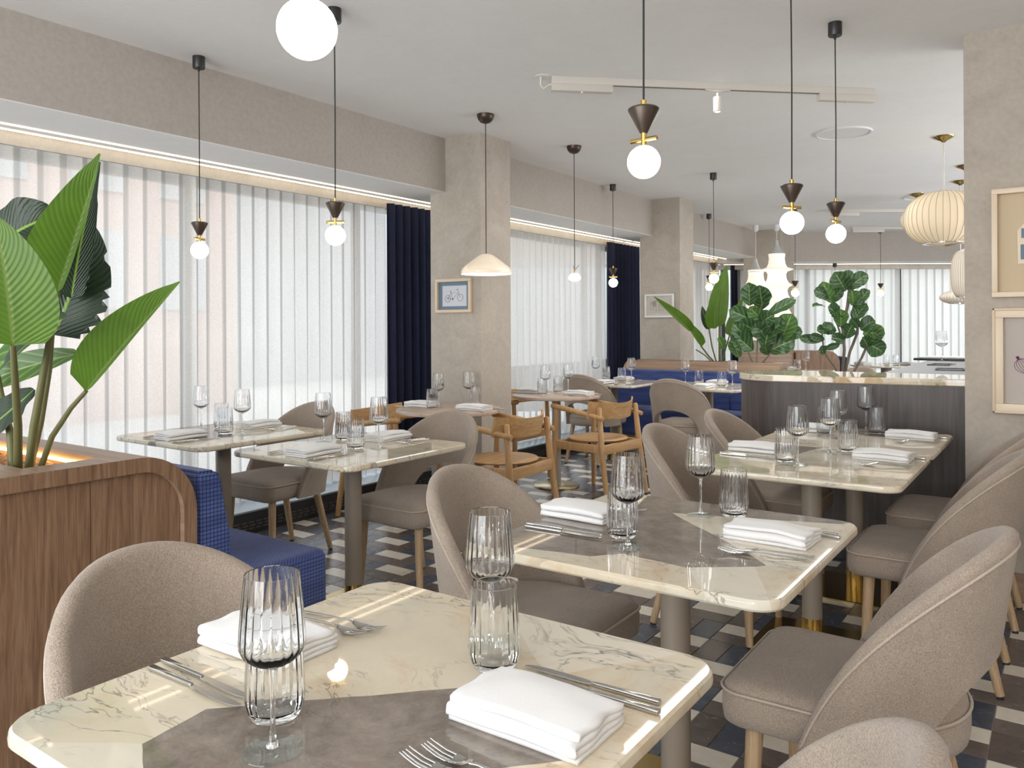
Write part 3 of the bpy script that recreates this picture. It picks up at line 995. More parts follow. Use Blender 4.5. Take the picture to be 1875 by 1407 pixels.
# ================================================================ WOODEN ARMCHAIR (front = +y)
def make_armchair():
    t = empty('armchair', (0, 0, 0), 0, '', 'chair')
    # round seat dished a little
    bm = bmesh.new()
    lathe(bm, [(0, 0.432), (0.200, 0.430), (0.222, 0.436), (0.228, 0.443), (0.222, 0.449), (0.12, 0.446), (0, 0.444)], 48)
    for v in bm.verts:
        v.co.x *= 1.05
    link('seat', bm, M['oak_x'], t, True, 50)
    legs = {}
    for sx in (-1, 1):
        f = tubem('leg', [(sx * 0.262, 0.235, 0.008), (sx * 0.250, 0.225, 0.43), (sx * 0.247, 0.215, 0.680)], [0.0165, 0.0205, 0.0155], M['oak'], t, 12, 1.15, 0.85)
        b_ = tubem('leg', [(sx * 0.262, -0.270, 0.008), (sx * 0.250, -0.212, 0.40), (sx * 0.240, -0.185, 0.695), (sx * 0.240, -0.184, 0.702)], [0.0165, 0.0215, 0.0175, 0.010], M['oak'], t, 12, 1.15, 0.85)
        for l_, yy in ((f, 0.235), (b_, -0.270)):
            lathem('glide', [(0, 0), (0.010, 0), (0.010, 0.010), (0, 0.010)], M['black'], l_, 10, (sx * 0.262, yy))
        # arm: round rod, higher at the front
        tubem('armrest', [(sx * 0.250, 0.262, 0.690), (sx * 0.250, 0.250, 0.690), (sx * 0.264, 0.05, 0.668), (sx * 0.266, -0.16, 0.636), (sx * 0.258, -0.235, 0.622)], [0.010, 0.020, 0.020, 0.018, 0.016], M['oak'], t, 14)
        boxm('side_rail', min(sx * .238, sx * .262), max(sx * .238, sx * .262), -0.215, 0.225, 0.365, 0.425, M['oak'], t, 0.003)
    boxm('front_rail', -0.24, 0.24, 0.205, 0.229, 0.365, 0.425, M['oak_x'], t, 0.003)
    boxm('rear_rail', -0.24, 0.24, -0.232, -0.208, 0.355, 0.425, M['oak_x'], t, 0.003)
    # curved backrest
    bm = bmesh.new(); ring = []
    n = 26
    for i in range(n + 1):
        u = -1 + 2 * i / n
        x = u * 0.285
        y = -0.240 + 0.120 * abs(u) ** 1.9
        zl = 0.606 + 0.012 * abs(u) ** 2
        zh = 0.726 + 0.022 * abs(u) ** 2.2
        cs = []
        for (k, zz) in ((0, zl), (0, zh), (1, zh), (1, zl)):
            tilt = (zz - 0.66) * -0.16
            cs.append(bm.verts.new((x, y + 0.014 * k + tilt, zz)))
        ring.append(cs)
    for A, B in zip(ring, ring[1:]):
        for i in range(4):
            bm.faces.new((A[i], A[(i + 1) % 4], B[(i + 1) % 4], B[i]))
    bm.faces.new(ring[0]); bm.faces.new(ring[-1][::-1])
    bmesh.ops.bevel(bm, geom=[e for e in bm.edges if e.calc_face_angle(0) > 0.7], offset=0.004, segments=2, affect='EDGES')
    link('backrest', bm, M['oak_x'], t, True, 40)
    return t


arm = Stamp(make_armchair())
for x, y, r, lb in (
        (-3.030, 4.215, PI / 2 + 0.03, 'oak armchair with curved back, pushed to the nearer round table from the right'),
        (-2.985, 5.41, PI / 2 - 0.12, 'oak armchair with round seat at the farther round table'),
        (-3.88, 4.06, -PI / 2 + 0.12, 'oak armchair behind the nearer round table, next to the navy curtain'),
        (-3.90, 5.52, -PI / 2, 'oak armchair beside the curtain, mostly hidden by the near column')):
    arm.put((x, y, 0), r, lb)


# ================================================================ PLANTERS, BANQUETTES, COUNTER
def planter(name, y_out, y_seat, x0, x1, zt, label, trough, seat_sign, led=True):
    """walnut back with rounded top edge on the seat side; seat_sign +1 when the seat lies towards +y"""
    t = empty(name, ((x0 + x1) / 2, (y_out + y_seat) / 2, 0), 0, label, 'planter')
    cx_, cy_ = t.location.x, t.location.y
    r, th = 0.19, 0.045
    s = seat_sign
    tx0, tx1, ty0, ty1 = trough

    def arch(off):
        pts = []
        for i in range(13):
            a = PI / 2 * i / 12
            pts.append((y_seat - s * (off + (r - off) - (r - off) * math.cos(a)), zt - r + (r - off) * math.sin(a)))
        return pts
    # cap: strips left and right of the trough, rounded strip above the seat
    o_ = arch(0.0); i_ = arch(th)
    bm = bmesh.new()
    prof = [(y_seat - cy_, 0.04)] + [(y - cy_, z) for y, z in o_] + [((ty1 if s > 0 else ty0) - cy_, zt), ((ty1 if s > 0 else ty0) - cy_, zt - th)] + [(y - cy_, z) for y, z in i_[::-1]] + [(y_seat - s * th - cy_, 0.04)]
    extrude_profile(bm, prof, x0 - cx_, x1 - cx_)
    bm.normal_update()
    for f in bm.faces:
        if abs(f.normal.x) > 0.9: f.material_index = 1
    link('rounded_cap', bm, [M['walnut_x'], M['walnut']], t, True, 30)
    def board(xa, xb, ya, yb):
        bm = bmesh.new(); box(bm, xa, xb, ya, yb, zt - th, zt); bm.normal_update()
        for f in bm.faces:
            if abs(f.normal.x) > 0.9: f.material_index = 1
        link('top_board', bm, [M['walnut_x'], M['walnut']], t)
    yo0, yo1 = (y_out, ty0) if s > 0 else (ty1, y_out)
    board(x0 - cx_, x1 - cx_, min(yo0, yo1) - cy_, max(yo0, yo1) - cy_)
    board(tx1 - cx_, x1 - cx_, ty0 - cy_, ty1 - cy_)
    # recessed body and end panels with a vertical joint
    ylo, yhi = sorted((y_out + s * 0.02, y_seat - s * (th + 0.001)))
    jy = y_seat - s * 0.33
    for (p, q) in ((ylo, jy), (jy + 0.002, yhi)) if s > 0 else ((ylo, jy), (jy + 0.002, yhi)):
        bm = bmesh.new()
        m_ = 14
        prof = [(p - cy_, 0.0), (q - cy_, 0.0)]
        ins = [(y, z) for y, z in i_ if p <= y <= q]
        if s > 0:
            prof += [(q - cy_, (ins[0][1] if ins else zt - th))] if not ins or abs(ins[0][0] - q) > 1e-4 else []
            prof += [(y - cy_, z) for y, z in ins] + [(p - cy_, zt - th)]
        else:
            prof += [(q - cy_, zt - th)] + [(y - cy_, z) for y, z in ins[::-1]]
            if not ins: prof += [(p - cy_, zt - th)]
        extrude_profile(bm, prof, x1 - 0.045 - cx_, x1 - 0.022 - cx_)
        link('end_panel', bm, M['walnut'], t, False)
    boxm('back_panel', x0 - cx_, x1 - 0.03 - cx_, min(y_out, y_out + s * .02) - cy_, max(y_out, y_out + s * .02) - cy_, 0, zt - th, M['walnut'], t)
    # trough liner
    bm = bmesh.new()
    zl = zt - 0.14
    for (a, b_, c, d) in ((tx0, tx1 - .004, ty0 - .010, ty0), (tx0, tx1 - .004, ty1, ty1 + .010), (tx1 - .010, tx1, ty0, ty1)):
        box(bm, a - cx_, b_ - cx_, c - cy_, d - cy_, zl, zt - .0455)
    box(bm, tx0 - cx_, tx1 - cx_, ty0 - cy_, ty1 - cy_, zl - 0.01, zl)
    link('trough_liner', bm, M['walnut_x'], t)
    # gravel
    bm = bmesh.new(); rnd = random.Random(3)
    for k in range(1100 if led else 300):
        x = rnd.uniform(tx0 + .02, tx1 - .02) if not led else tx1 - 0.02 - rnd.random() ** 1.3 * min(1.1, tx1 - tx0 - .05)
        y = rnd.uniform(ty0 + .015, ty1 - .015)
        rr = rnd.uniform(0.006, 0.011)
        mt_ = Matrix.Translation((x - cx_, y - cy_, zl + 0.088 + rnd.uniform(0, .012))) @ Matrix.Rotation(rnd.random() * 6, 4, 'Z') @ Matrix.Diagonal((rr * 1.3, rr, rr * .8, 1))
        bmesh.ops.create_icosphere(bm, subdivisions=1, radius=1.0, matrix=mt_)
    box(bm, tx0 - cx_, tx1 - cx_, ty0 - cy_ + .001, ty1 - cy_ - .001, zl, zl + 0.088)
    tag(link('clay_pebbles', bm, M['gravel'], t, True, 60), kind='stuff')
    if led:
        boxm('light_strip', tx0 - cx_, tx1 - 0.03 - cx_, ty1 - 0.012 - cy_, ty1 - 0.001 - cy_, zt - 0.030, zt - 0.022, M['led_gold'], t)
    return t


planter('walnut_planter', 0.78, 1.505, -4.22, -2.30, 0.915, 'walnut planter box with rounded edge and glowing trough at the left', (-4.0, -2.41, 1.03, 1.25), 1)
planter('walnut_planter', 8.19, 7.755, -3.98, -2.30, 0.925, 'walnut planter back above the far blue banquette', (-3.40, -2.42, 7.98, 8.15), -1, led=False)


def banquette(x0, x1, yb, s, label, cush):
    """seat projects from yb in direction s"""
    cx_ = (x0 + x1) / 2
    t = empty('blue_banquette', (cx_, yb + s * .28, 0), 0, label, 'sofa')
    by = yb + s * .28
    ya, yc = sorted((yb + s * 0.002 - by, yb + s * 0.56 - by))
    boxm('seat_cushion', x0 - cx_, x1 - cx_, ya, yc, 0.205, 0.468, M['blue'], t, 0.036, seg=4)
    ya, yc = sorted((yb + s * 0.02 - by, yb + s * 0.28 - by))
    boxm('plinth', x0 - cx_ + .02, x1 - cx_ - .04, ya, yc, 0.0, 0.206, M['walnut'] if s > 0 else M['oak_round'], t)
    for (a, b_) in cush:
        bm = bmesh.new()
        prof = [(yb + s * .002 - by, 0.462), (yb + s * .135 - by, 0.462), (yb + s * .125 - by, 0.60), (yb + s * .095 - by, 0.815), (yb + s * .075 - by, 0.838), (yb + s * .002 - by, 0.842)]
        extrude_profile(bm, prof, a - cx_, b_ - cx_)
        bmesh.ops.bevel(bm, geom=bm.edges[:], offset=0.012, segments=2, affect='EDGES')
        link('back_cushion', bm, M['blue'], t, True, 50)
    return t


banquette(-4.20, -2.305, 1.508, 1, 'blue woven banquette end in front of the walnut planter', ((-4.20, -3.26), (-3.255, -2.305)))
banquette(-3.97, -2.05, 7.750, -1, 'blue woven banquette below the far walnut planter', ((-3.97, -3.03), (-3.025, -2.73), (-2.725, -2.05)))

# counter island
cn = empty('counter', (-0.9, 4.9, 0), 0, 'dark wood counter with rounded end and thick stone top', 'counter')


def counter_outline(grow, dx=0):
    # left end is a half round; front edge y~4.58 rising slightly to the right
    pts = []
    x0, y0, y1 = -1.66 - grow, 4.575 - grow, 5.13 + grow
    r = (y1 - y0) / 2
    for i in range(25):
        a = PI / 2 + PI * i / 24
        pts.append((x0 + r + r * math.cos(a), (y0 + y1) / 2 + r * math.sin(a)))
    pts += [(-0.415, 4.70 - grow), (1.8, 4.70 - grow), (1.8, y1)]
    return [(x + 0.9, y - 4.9) for x, y in pts]


bm = bmesh.new(); slab(bm, counter_outline(-0.012), [(0, 0.06), (0, 0.983)])
link('body', bm, M['dark_wood'], cn, True, 30)
bm = bmesh.new(); slab(bm, counter_outline(-0.05), [(0, 0.0), (0, 0.06)])
link('plinth', bm, M['black'], cn, True, 30)
bm = bmesh.new(); slab(bm, counter_outline(0.0), [(0.003, 0.983), (0, 0.987), (0, 1.016), (0.004, 1.02)])
o = link('stone_top', bm, M['marble_counter'], cn, True, 30); o.color = (.72, .15, .6, 1)
wt = empty('service_counter', (0.2, 6.3, 0), 0, 'grey topped service counter running back behind the stone counter', 'counter')
boxm('worktop', -1.11, 0.9, -1.165, 1.05, 0.985, 1.018, M['grey_top'], wt, 0.003)
boxm('cabinet', -1.09, 0.88, -1.16, 1.03, 0.0, 0.985, M['dark_wood'], wt)
for i, (x, y, w, d, r, lb) in enumerate(((-0.60, 5.62, 0.16, 0.22, 0.1, 'black menu holder lying near the front of the grey worktop'), (-0.72, 6.25, 0.14, 0.20, -0.1, 'black menu holder lying in the middle of the grey worktop'))):
    o = empty('menu_board', (x, y, 1.018), r, lb, 'tray')
    boxm('backing', -w / 2, w / 2, -d / 2, d / 2, 0, 0.004, M['grey_top'], o)
    for (a, b_, c, d_) in ((-w / 2, w / 2, -d / 2, -d / 2 + .012), (-w / 2, w / 2, d / 2 - .012, d / 2), (-w / 2, -w / 2 + .012, -d / 2, d / 2), (w / 2 - .012, w / 2, -d / 2, d / 2)):
        boxm('rim', a, b_, c, d_, 0.004, 0.010, M['black'], o)


# ================================================================ TABLEWARE
def make_wineglass():
    t = empty('wine_glass', (0, 0, 0), 0, '', 'glass')
    n, rib = 88, 22
    out = [(0.0355, 0.235), (0.0375, 0.215), (0.0400, 0.190), (0.0420, 0.165), (0.0430, 0.148), (0.0425, 0.139), (0.0385, 0.130), (0.0290, 0.1215), (0.0170, 0.1150), (0.0075, 0.1105)]
    inn = [(0.0050, 0.1170), (0.0165, 0.1205), (0.0280, 0.1265), (0.0372, 0.1335), (0.0409, 0.1405), (0.0413, 0.148), (0.0404, 0.165), (0.0385, 0.190), (0.0361, 0.215), (0.0343, 0.2345)]
    bm = bmesh.new()
    rings = []
    for k, (r, z) in enumerate(out + inn):
        amp = 0.0 if k in (0, 9, 10, len(out) + len(inn) - 1) else (0.010 if k < 10 else 0.020)
        if z > 0.226: amp *= 0.2
        rings.append([bm.verts.new((r * (1 + amp * math.cos(rib * 2 * PI * i / n)) * math.cos(2 * PI * i / n), r * (1 + amp * math.cos(rib * 2 * PI * i / n)) * math.sin(2 * PI * i / n), z)) for i in range(n)])
    for A, B in zip(rings, rings[1:]):
        for i in range(n): bm.faces.new((A[i], A[(i + 1) % n], B[(i + 1) % n], B[i]))
    bm.faces.new(rings[9]) if False else None
    cb = bm.verts.new((0, 0, 0.1150)); ct = bm.verts.new((0, 0, 0.1095))
    # close the inner bottom; outer bottom closes against the stem
    for i in range(n):
        pass
    # join last inner ring to first outer ring (rim)
    for i in range(n): bm.faces.new((rings[-1][i], rings[-1][(i + 1) % n], rings[0][(i + 1) % n], rings[0][i]))
    bmesh.ops.delete(bm, geom=[f for f in bm.faces if all(v in rings[9] or v in rings[10] for v in f.verts)], context='FACES_ONLY')
    for i in range(n):
        bm.faces.new((rings[10][i], rings[10][(i + 1) % n], cb)); bm.faces.new((rings[9][i], rings[9][(i + 1) % n], ct))
    link('bowl', bm, M['glass'], t, True, 32)
    lathem('stem', [(0, 0.1094), (0.0050, 0.1090), (0.0038, 0.098), (0.0034, 0.07), (0.0036, 0.03), (0.0050, 0.014), (0.0090, 0.0075), (0, 0.0070)], M['glass'], t, 20, autos=32)
    lathem('foot', [(0, 0.0005), (0.038, 0.0005), (0.0405, 0.0016), (0.0400, 0.0028), (0.028, 0.0038), (0.012, 0.0062), (0.0, 0.0069)], M['glass_foot'], t, 48, autos=32)
    return t


def make_tumbler():
    n, rib = 88, 22
    prof = [(0.0, 0.0015, 0), (0.027, 0.0008, 0), (0.034, 0.003, 0), (0.0385, 0.012, .2), (0.0415, 0.026, .8), (0.0418, 0.036, 1), (0.0412, 0.055, 1), (0.0398, 0.085, 1), (0.0383, 0.115, .9), (0.0373, 0.130, .3), (0.0371, 0.1365, 0),
            (0.0364, 0.1372, 0), (0.0357, 0.1365, 0), (0.0360, 0.130, .3), (0.0368, 0.115, .9), (0.0383, 0.085, 1), (0.0396, 0.055, 1), (0.0400, 0.036, 1), (0.0394, 0.026, .8), (0.0355, 0.016, .3), (0.026, 0.0105, 0), (0.0, 0.0095, 0)]
    bm = bmesh.new(); rings = []
    for k, (r, z, a) in enumerate(prof):
        if r == 0: rings.append([bm.verts.new((0, 0, z))]); continue
        amp = 0.013 * a if k < 11 else 0.024 * a
        rings.append([bm.verts.new((r * (1 + amp * math.cos(rib * 2 * PI * i / n)) * math.cos(2 * PI * i / n), r * (1 + amp * math.cos(rib * 2 * PI * i / n)) * math.sin(2 * PI * i / n), z)) for i in range(n)])
    for A, B in zip(rings, rings[1:]):
        for i in range(n):
            j = (i + 1) % n
            if len(A) == 1: bm.faces.new((A[0], B[i], B[j]))
            elif len(B) == 1: bm.faces.new((A[i], B[0], A[j]))
            else: bm.faces.new((A[i], B[i], B[j], A[j]))
    o = link('tumbler', bm, M['glass'], None, True, 32)
    return tag(o, '', 'glass')


def make_napkin(seed=0, puff=1.0):
    """long side along y (the diner's line of sight), folds showing at both ends of x"""
    rnd = random.Random(seed)
    bm = bmesh.new()
    # zig-zag fold path in (x, z)
    hw = 0.061
    path = []
    zs = [0.004, 0.0125, 0.022, 0.0305]
    path += [(hw * (-1 + 2 * i / 12), zs[0]) for i in range(13)]
    path += [(hw + 0.0042 * math.sin(PI * k / 6), zs[0] + (zs[1] - zs[0]) * (1 - math.cos(PI * k / 6)) / 2) for k in range(1, 6)]
    path += [(hw * (1 - 2 * i / 12), zs[1]) for i in range(13)]
    path += [(-hw - 0.0045 * math.sin(PI * k / 6), zs[1] + (zs[2] - zs[1]) * (1 - math.cos(PI * k / 6)) / 2) for k in range(1, 6)]
    path += [(hw * (-1 + 2 * i / 12), zs[2]) for i in range(13)]
    path += [(hw + 0.004 * math.sin(PI * k / 6), zs[2] + (zs[3] - zs[2]) * (1 - math.cos(PI * k / 6)) / 2) for k in range(1, 6)]
    path += [(hw * (0.98 - 1.9 * i / 12), zs[3]) for i in range(13)]
    n = len(path); m_ = 14; L_ = 0.212
    th = 0.0036
    top, bot = [], []
    for j in range(m_ + 1):
        y = -L_ / 2 + L_ * j / m_
        T_, B_ = [], []
        for i, (x, z) in enumerate(path):
            a = path[max(i - 1, 0)]; b = path[min(i + 1, n - 1)]
            tx, tz = b[0] - a[0], b[1] - a[1]; l = math.hypot(tx, tz) or 1
            nx, nz_ = -tz / l, tx / l
            q = noise.noise(Vector((x * 14 + seed * 5, y * 11, z * 20)))
            w = z + puff * (z / 0.03) * (0.004 * q + 0.004 * math.cos(PI * x / hw / 2.2))
            sag = 0.0025 * (z / 0.03) * math.cos(PI * j / m_ * 2)
            xx = x + 0.004 * q * (z / 0.03)
            yy = y + 0.003 * math.sin(i * .9) * (z / .03)
            T_.append(bm.verts.new((xx + nx * th, yy, w + nz_ * th - sag)))
            B_.append(bm.verts.new((xx - nx * th, yy, max(0.0004, w - nz_ * th - sag))))
        top.append(T_); bot.append(B_)
    for j in range(m_):
        for i in range(n - 1):
            bm.faces.new((top[j][i], top[j][i + 1], top[j + 1][i + 1], top[j + 1][i]))
            bm.faces.new((bot[j][i], bot[j + 1][i], bot[j + 1][i + 1], bot[j][i + 1]))
        bm.faces.new((top[j][0], top[j + 1][0], bot[j + 1][0], bot[j][0]))
        bm.faces.new((top[j][n - 1], bot[j][n - 1], bot[j + 1][n - 1], top[j + 1][n - 1]))
    for i in range(n - 1):
        bm.faces.new((top[0][i], bot[0][i], bot[0][i + 1], top[0][i + 1]))
        bm.faces.new((top[m_][i], top[m_][i + 1], bot[m_][i + 1], bot[m_][i]))
    o = link('napkin', bm, M['linen'], None, True)
    return tag(o, '', 'napkin')


def make_knife():
    """handle end at -y, blade tip at +y; length 0.235"""
    t = empty('knife', (0, 0, 0), 0, '', 'cutlery')
    bm = bmesh.new()
    rings = []
    for (y, w, h) in ((-0.1175, .0045, .0030), (-0.1165, .0058, .0040), (-0.06, .0050, .0038), (-0.012, .0043, .0034), (-0.004, .0030, .0026)):
        rings.append([bm.verts.new((w * math.copysign(abs(math.cos(a)) ** .55, math.cos(a)), y, 0.0046 + h * math.copysign(abs(math.sin(a)) ** .55, math.sin(a)))) for a in [2 * PI * (i + .5) / 12 for i in range(12)]])
    for A, B in zip(rings, rings[1:]):
        for i in range(12): bm.faces.new((A[i], A[(i + 1) % 12], B[(i + 1) % 12], B[i]))
    bm.faces.new(rings[0]); bm.faces.new(rings[-1][::-1])
    link('handle', bm, M['steel'], t, True, 50)
    bm = bmesh.new()
    ol = [(-.0035, -0.006), (.0035, -0.006), (.0075, 0.004), (.0092, 0.03), (.0098, 0.07), (.0085, 0.095), (.0045, 0.112), (-.001, 0.1175), (-.0055, 0.113), (-.0068, 0.09), (-.0068, 0.01)]
    slab(bm, ol, [(0.0012, 0.0036), (0.0, 0.0044), (0.0012, 0.0052)])
    link('blade', bm, M['steel'], t, True, 30)
    return t


def make_fork():
    """handle end at -y, tines at +y; length 0.205"""
    t = empty('fork', (0, 0, 0), 0, '', 'cutlery')
    bm = bmesh.new()
    tube(bm, [(0, -0.1025, .0042), (0, -0.095, .0045), (0, -0.03, .0080), (0, 0.015, .0105), (0, 0.030, .0085)], [.0030, .0042, .0033, .0024, .0030], 10, True, 1.0, 0.65)
    link('handle', bm, M['steel'], t, True, 50)
    bm = bmesh.new()
    secs = [(0.026, .0035, .0088), (0.036, .0075, .0050), (0.050, .0112, .0026), (0.060, .0118, .0030)]
    T_, B_ = [], []
    for y, w, z in secs:
        T_.append([bm.verts.new((w * u, y, z + .0014 + .0022 * u * u)) for u in (-1, -.5, 0, .5, 1)])
        B_.append([bm.verts.new((w * u, y, z + .0022 * u * u)) for u in (-1, -.5, 0, .5, 1)])
    for R_ in (T_, B_):
        for A, B in zip(R_, R_[1:]):
            for i in range(4): bm.faces.new((A[i], A[i + 1], B[i + 1], B[i]))
    for A, B, C, D in zip(T_, T_[1:], B_, B_[1:]):
        bm.faces.new((A[0], B[0], D[0], C[0])); bm.faces.new((A[4], C[4], D[4], B[4]))
    for A, C in ((T_[0], B_[0]), (T_[-1], B_[-1])):
        for i in range(4): bm.faces.new((A[i], A[i + 1], C[i + 1], C[i]))
    for u in (-.84, -.28, .28, .84):
        zz = .0022 * u * u
        tube(bm, [(.0118 * u, 0.058, .0038 + zz), (.0116 * u, 0.075, .0050 + zz), (.0112 * u, 0.092, .0090 + zz), (.0108 * u, 0.1025, .0125 + zz)], [.0018, .0016, .0013, .0007], 8)
    link('tines', bm, M['steel'], t, True, 50)
    return t


wine, tumb = Stamp(make_wineglass()), Stamp(make_tumbler())
naps = [Stamp(make_napkin(s, p)) for s, p in ((1, 1.0), (2, 1.25), (3, 0.85))]
knife, fork = Stamp(make_knife()), Stamp(make_fork())
rs = random.Random(11)


def setting(cx_, cy_, side, who, nap=0, kn=2, fk=2, z=0.75, nx=0.02, ny=-0.26, kx=0.150, fx=-0.115, kang=0.0, fang=0.0, scale=1.0):
    rz = {'R': PI / 2, 'L': -PI / 2, 'S': 0.0, 'N': PI}[side] if isinstance(side, str) else side
    R_ = Matrix.Rotation(rz, 4, 'Z')

    def W(x, y, dz=0.0):
        p = R_ @ Vector((x, y, 0)); return (cx_ + p.x, cy_ + p.y, z + 0.0004 + dz)
    j = lambda a: rs.uniform(-a, a)
    if nap is not None:
        naps[nap % 3].put(W(nx, ny), rz + j(0.05), 'folded white napkin %s' % who, 'folded napkins')
    words = ('inner', 'outer')
    for k in range(kn):
        knife.put(W(kx + k * 0.026, -0.262 + k * 0.012), rz + kang + j(0.03), '%ssteel knife %s' % ('' if kn == 1 else words[k] + ' ', who.replace('of', 'at', 0)), 'table knives')
    for k in range(fk):
        fork.put(W(fx - k * 0.030, -0.270 + k * 0.010), rz + fang + j(0.06), '%ssteel fork %s' % ('' if fk == 1 else words[k] + ' ', who), 'forks')


setting(-0.86, 0.885, 'R', 'of the right place on the nearest table', 0, nx=0.045, ny=-0.243, kx=0.163, fx=-0.100)
setting(-0.86, 0.885, 'L', 'of the left place on the nearest table', 1, nx=-0.005, ny=-0.290, kx=0.140, fx=-0.120)
setting(-0.865, 1.99, 'R', 'of the right place on the second marble table', 1, nx=0.085, ny=-0.232, kx=0.185, fx=-0.055, fang=0.22)
setting(-0.865, 1.99, 'L', 'of the left place on the second marble table', 0, nx=-0.03, ny=-0.300, kx=0.142, fx=-0.125)
setting(-0.86, 3.357, 'R', 'at the near right place of the joined tables', 0, nx=0.20, ny=-0.235, kn=1, kx=0.285, fx=0.045, fang=0.2)
setting(-0.86, 3.357, 'L', 'at the near left place of the joined tables', 2, nx=-0.14, ny=-0.27, fk=0, kx=0.02)
setting(-0.86, 4.155, 'R', 'at the far right place of the joined tables', 2, nx=0.12, ny=-0.235, kn=1, kx=0.20, fx=-0.02, fang=0.2)
setting(-0.86, 4.155, 'L', 'at the far left place of the joined tables', 1, nx=-0.14, ny=-0.24, fk=0, kn=1, kx=0.03)
setting(-2.73, 2.595, 'S', 'at the sofa side of the speckled table', 1, nx=0.01, ny=-0.245, kx=0.13, fx=-0.13)
setting(-2.73, 2.595, 'N', 'at the chair side of the speckled table', 2, nx=0.03, ny=-0.26, kx=0.16, kn=0, fx=-0.12)
setting(-3.68, 2.565, 'S', 'at the sofa side of the window table', 0, nx=0.00, ny=-0.245, kx=0.14, fx=-0.12)
setting(-3.68, 2.565, 'N', 'at the chair side of the window table', 1, nx=0.02, ny=-0.24, kn=0, fx=-0.13)
setting(-3.45, 4.165, 'L', 'at the left of the nearer round table', 1, nx=0.0, ny=-0.245, kn=1, kx=0.12, fk=1, fx=-0.12)
setting(-3.45, 4.165, 'R', 'at the right of the nearer round table', 2, nx=0.02, ny=-0.20, kn=1, kx=0.11, fk=1, fx=-0.11)
setting(-3.42, 5.50, 'L', 'at the left of the farther round table', 0, nx=0.0, ny=-0.245, kn=1, kx=0.12, fk=1, fx=-0.12)
setting(-3.42, 5.50, 'R', 'at the right of the farther round table', 1, nx=0.02, ny=-0.20, kn=1, kx=0.11, fk=1, fx=-0.11)
setting(-3.68, 7.0, 'S', 'at the chair side of the left far table', 0, kn=0, fk=0)
setting(-3.68, 7.0, 'N', 'at the banquette side of the left far table', 2, kn=1, fk=1)
setting(-2.70, 7.0, 'S', 'at the chair side of the far table beside the counter', 1, kn=0, fk=0, nx=0.05)
setting(-2.70, 7.0, 'N', 'at the banquette side of the far table beside the counter', 0, kn=1, fk=1)

for x, y, rz, lb in (
        (-0.860, 0.672, 0, 'wine glass at the left on the nearest table, in front of its tumbler'),
        (-0.829, 1.111, 0, 'wine glass standing behind the tumbler at the middle of the nearest table'),
        (-0.908, 1.798, 0, 'wine glass at the left on the second marble table'),
        (-0.882, 2.216, 0, 'wine glass at the far edge of the second marble table'),
        (-0.880, 3.230, 0, 'leftmost wine glass on the joined tables, at their near edge'),
        (-0.853, 3.639, 0, 'wine glass second from the left on the joined tables'),
        (-0.921, 4.090, 0, 'wine glass third from the left on the joined tables'),
        (-0.860, 4.425, 0, 'rightmost wine glass on the joined tables, before the dark counter'),
        (-2.985, 2.642, 0, 'wine glass on the speckled table, left of its two tumblers'),
        (-2.583, 2.617, 0, 'wine glass on the speckled table, right of its two tumblers'),
        (-3.930, 2.600, 0, 'wine glass on the window table, close to the sheer curtain'),
        (-3.524, 2.571, 0, 'wine glass on the window table, right of its tumblers'),
        (-3.545, 4.165, 0, 'wine glass on the nearer round table, against the navy curtain'),
        (-3.480, 4.420, 0, 'wine glass on the nearer round table, against the pale column'),
        (-3.500, 5.460, 0, 'wine glass on the farther round table, left one'),
        (-3.440, 5.720, 0, 'wine glass on the farther round table, right one'),
        (-3.985, 7.180, 0, 'wine glass on the left far table, next to the curtain'),
        (-3.549, 7.119, 0, 'wine glass on the left far table, against the walnut planter'),
        (-2.980, 7.120, 0, 'wine glass on the far table beside the counter, left one'),
        (-2.488, 7.020, 0, 'wine glass on the far table beside the counter, right one')):
    wine.put((x, y, 0.7502), rs.random(), lb, 'ribbed wine glasses')
for x, y, lb in (
        (-0.935, 0.735, 'ribbed tumbler behind the left wine glass on the nearest table'),
        (-0.772, 1.046, 'ribbed tumbler in the middle of the nearest table'),
        (-0.965, 1.880, 'ribbed tumbler behind the left wine glass on the second marble table'),
        (-0.800, 2.265, 'ribbed tumbler right of the wine glass at the far edge of the second marble table'),
        (-0.943, 3.279, 'leftmost tumbler on the joined tables'),
        (-0.790, 3.690, 'tumbler in the middle of the joined tables'),
        (-1.010, 4.200, 'tumbler half hidden behind two wine glasses on the joined tables'),
        (-0.795, 4.360, 'rightmost tumbler on the joined tables, before the dark counter'),
        (-2.930, 2.722, 'tumbler on the speckled table, left one'),
        (-2.675, 2.560, 'tumbler on the speckled table, right one'),
        (-3.860, 2.680, 'tumbler on the window table, left one'),
        (-3.620, 2.535, 'tumbler on the window table, right one'),
        (-3.510, 4.065, 'tumbler on the nearer round table, left one'),
        (-3.400, 4.400, 'tumbler on the nearer round table, right one'),
        (-3.465, 5.360, 'tumbler on the farther round table, left one'),
        (-3.490, 5.640, 'tumbler on the farther round table, right one'),
        (-3.900, 7.250, 'tumbler on the left far table, next to the curtain'),
        (-3.623, 7.060, 'tumbler on the left far table, right one'),
        (-2.817, 7.053, 'tumbler on the far table beside the counter, left one'),
        (-2.570, 6.975, 'tumbler on the far table beside the counter, right one')):
    tumb.put((x, y, 0.7502), rs.random(), lb, 'ribbed tumblers')


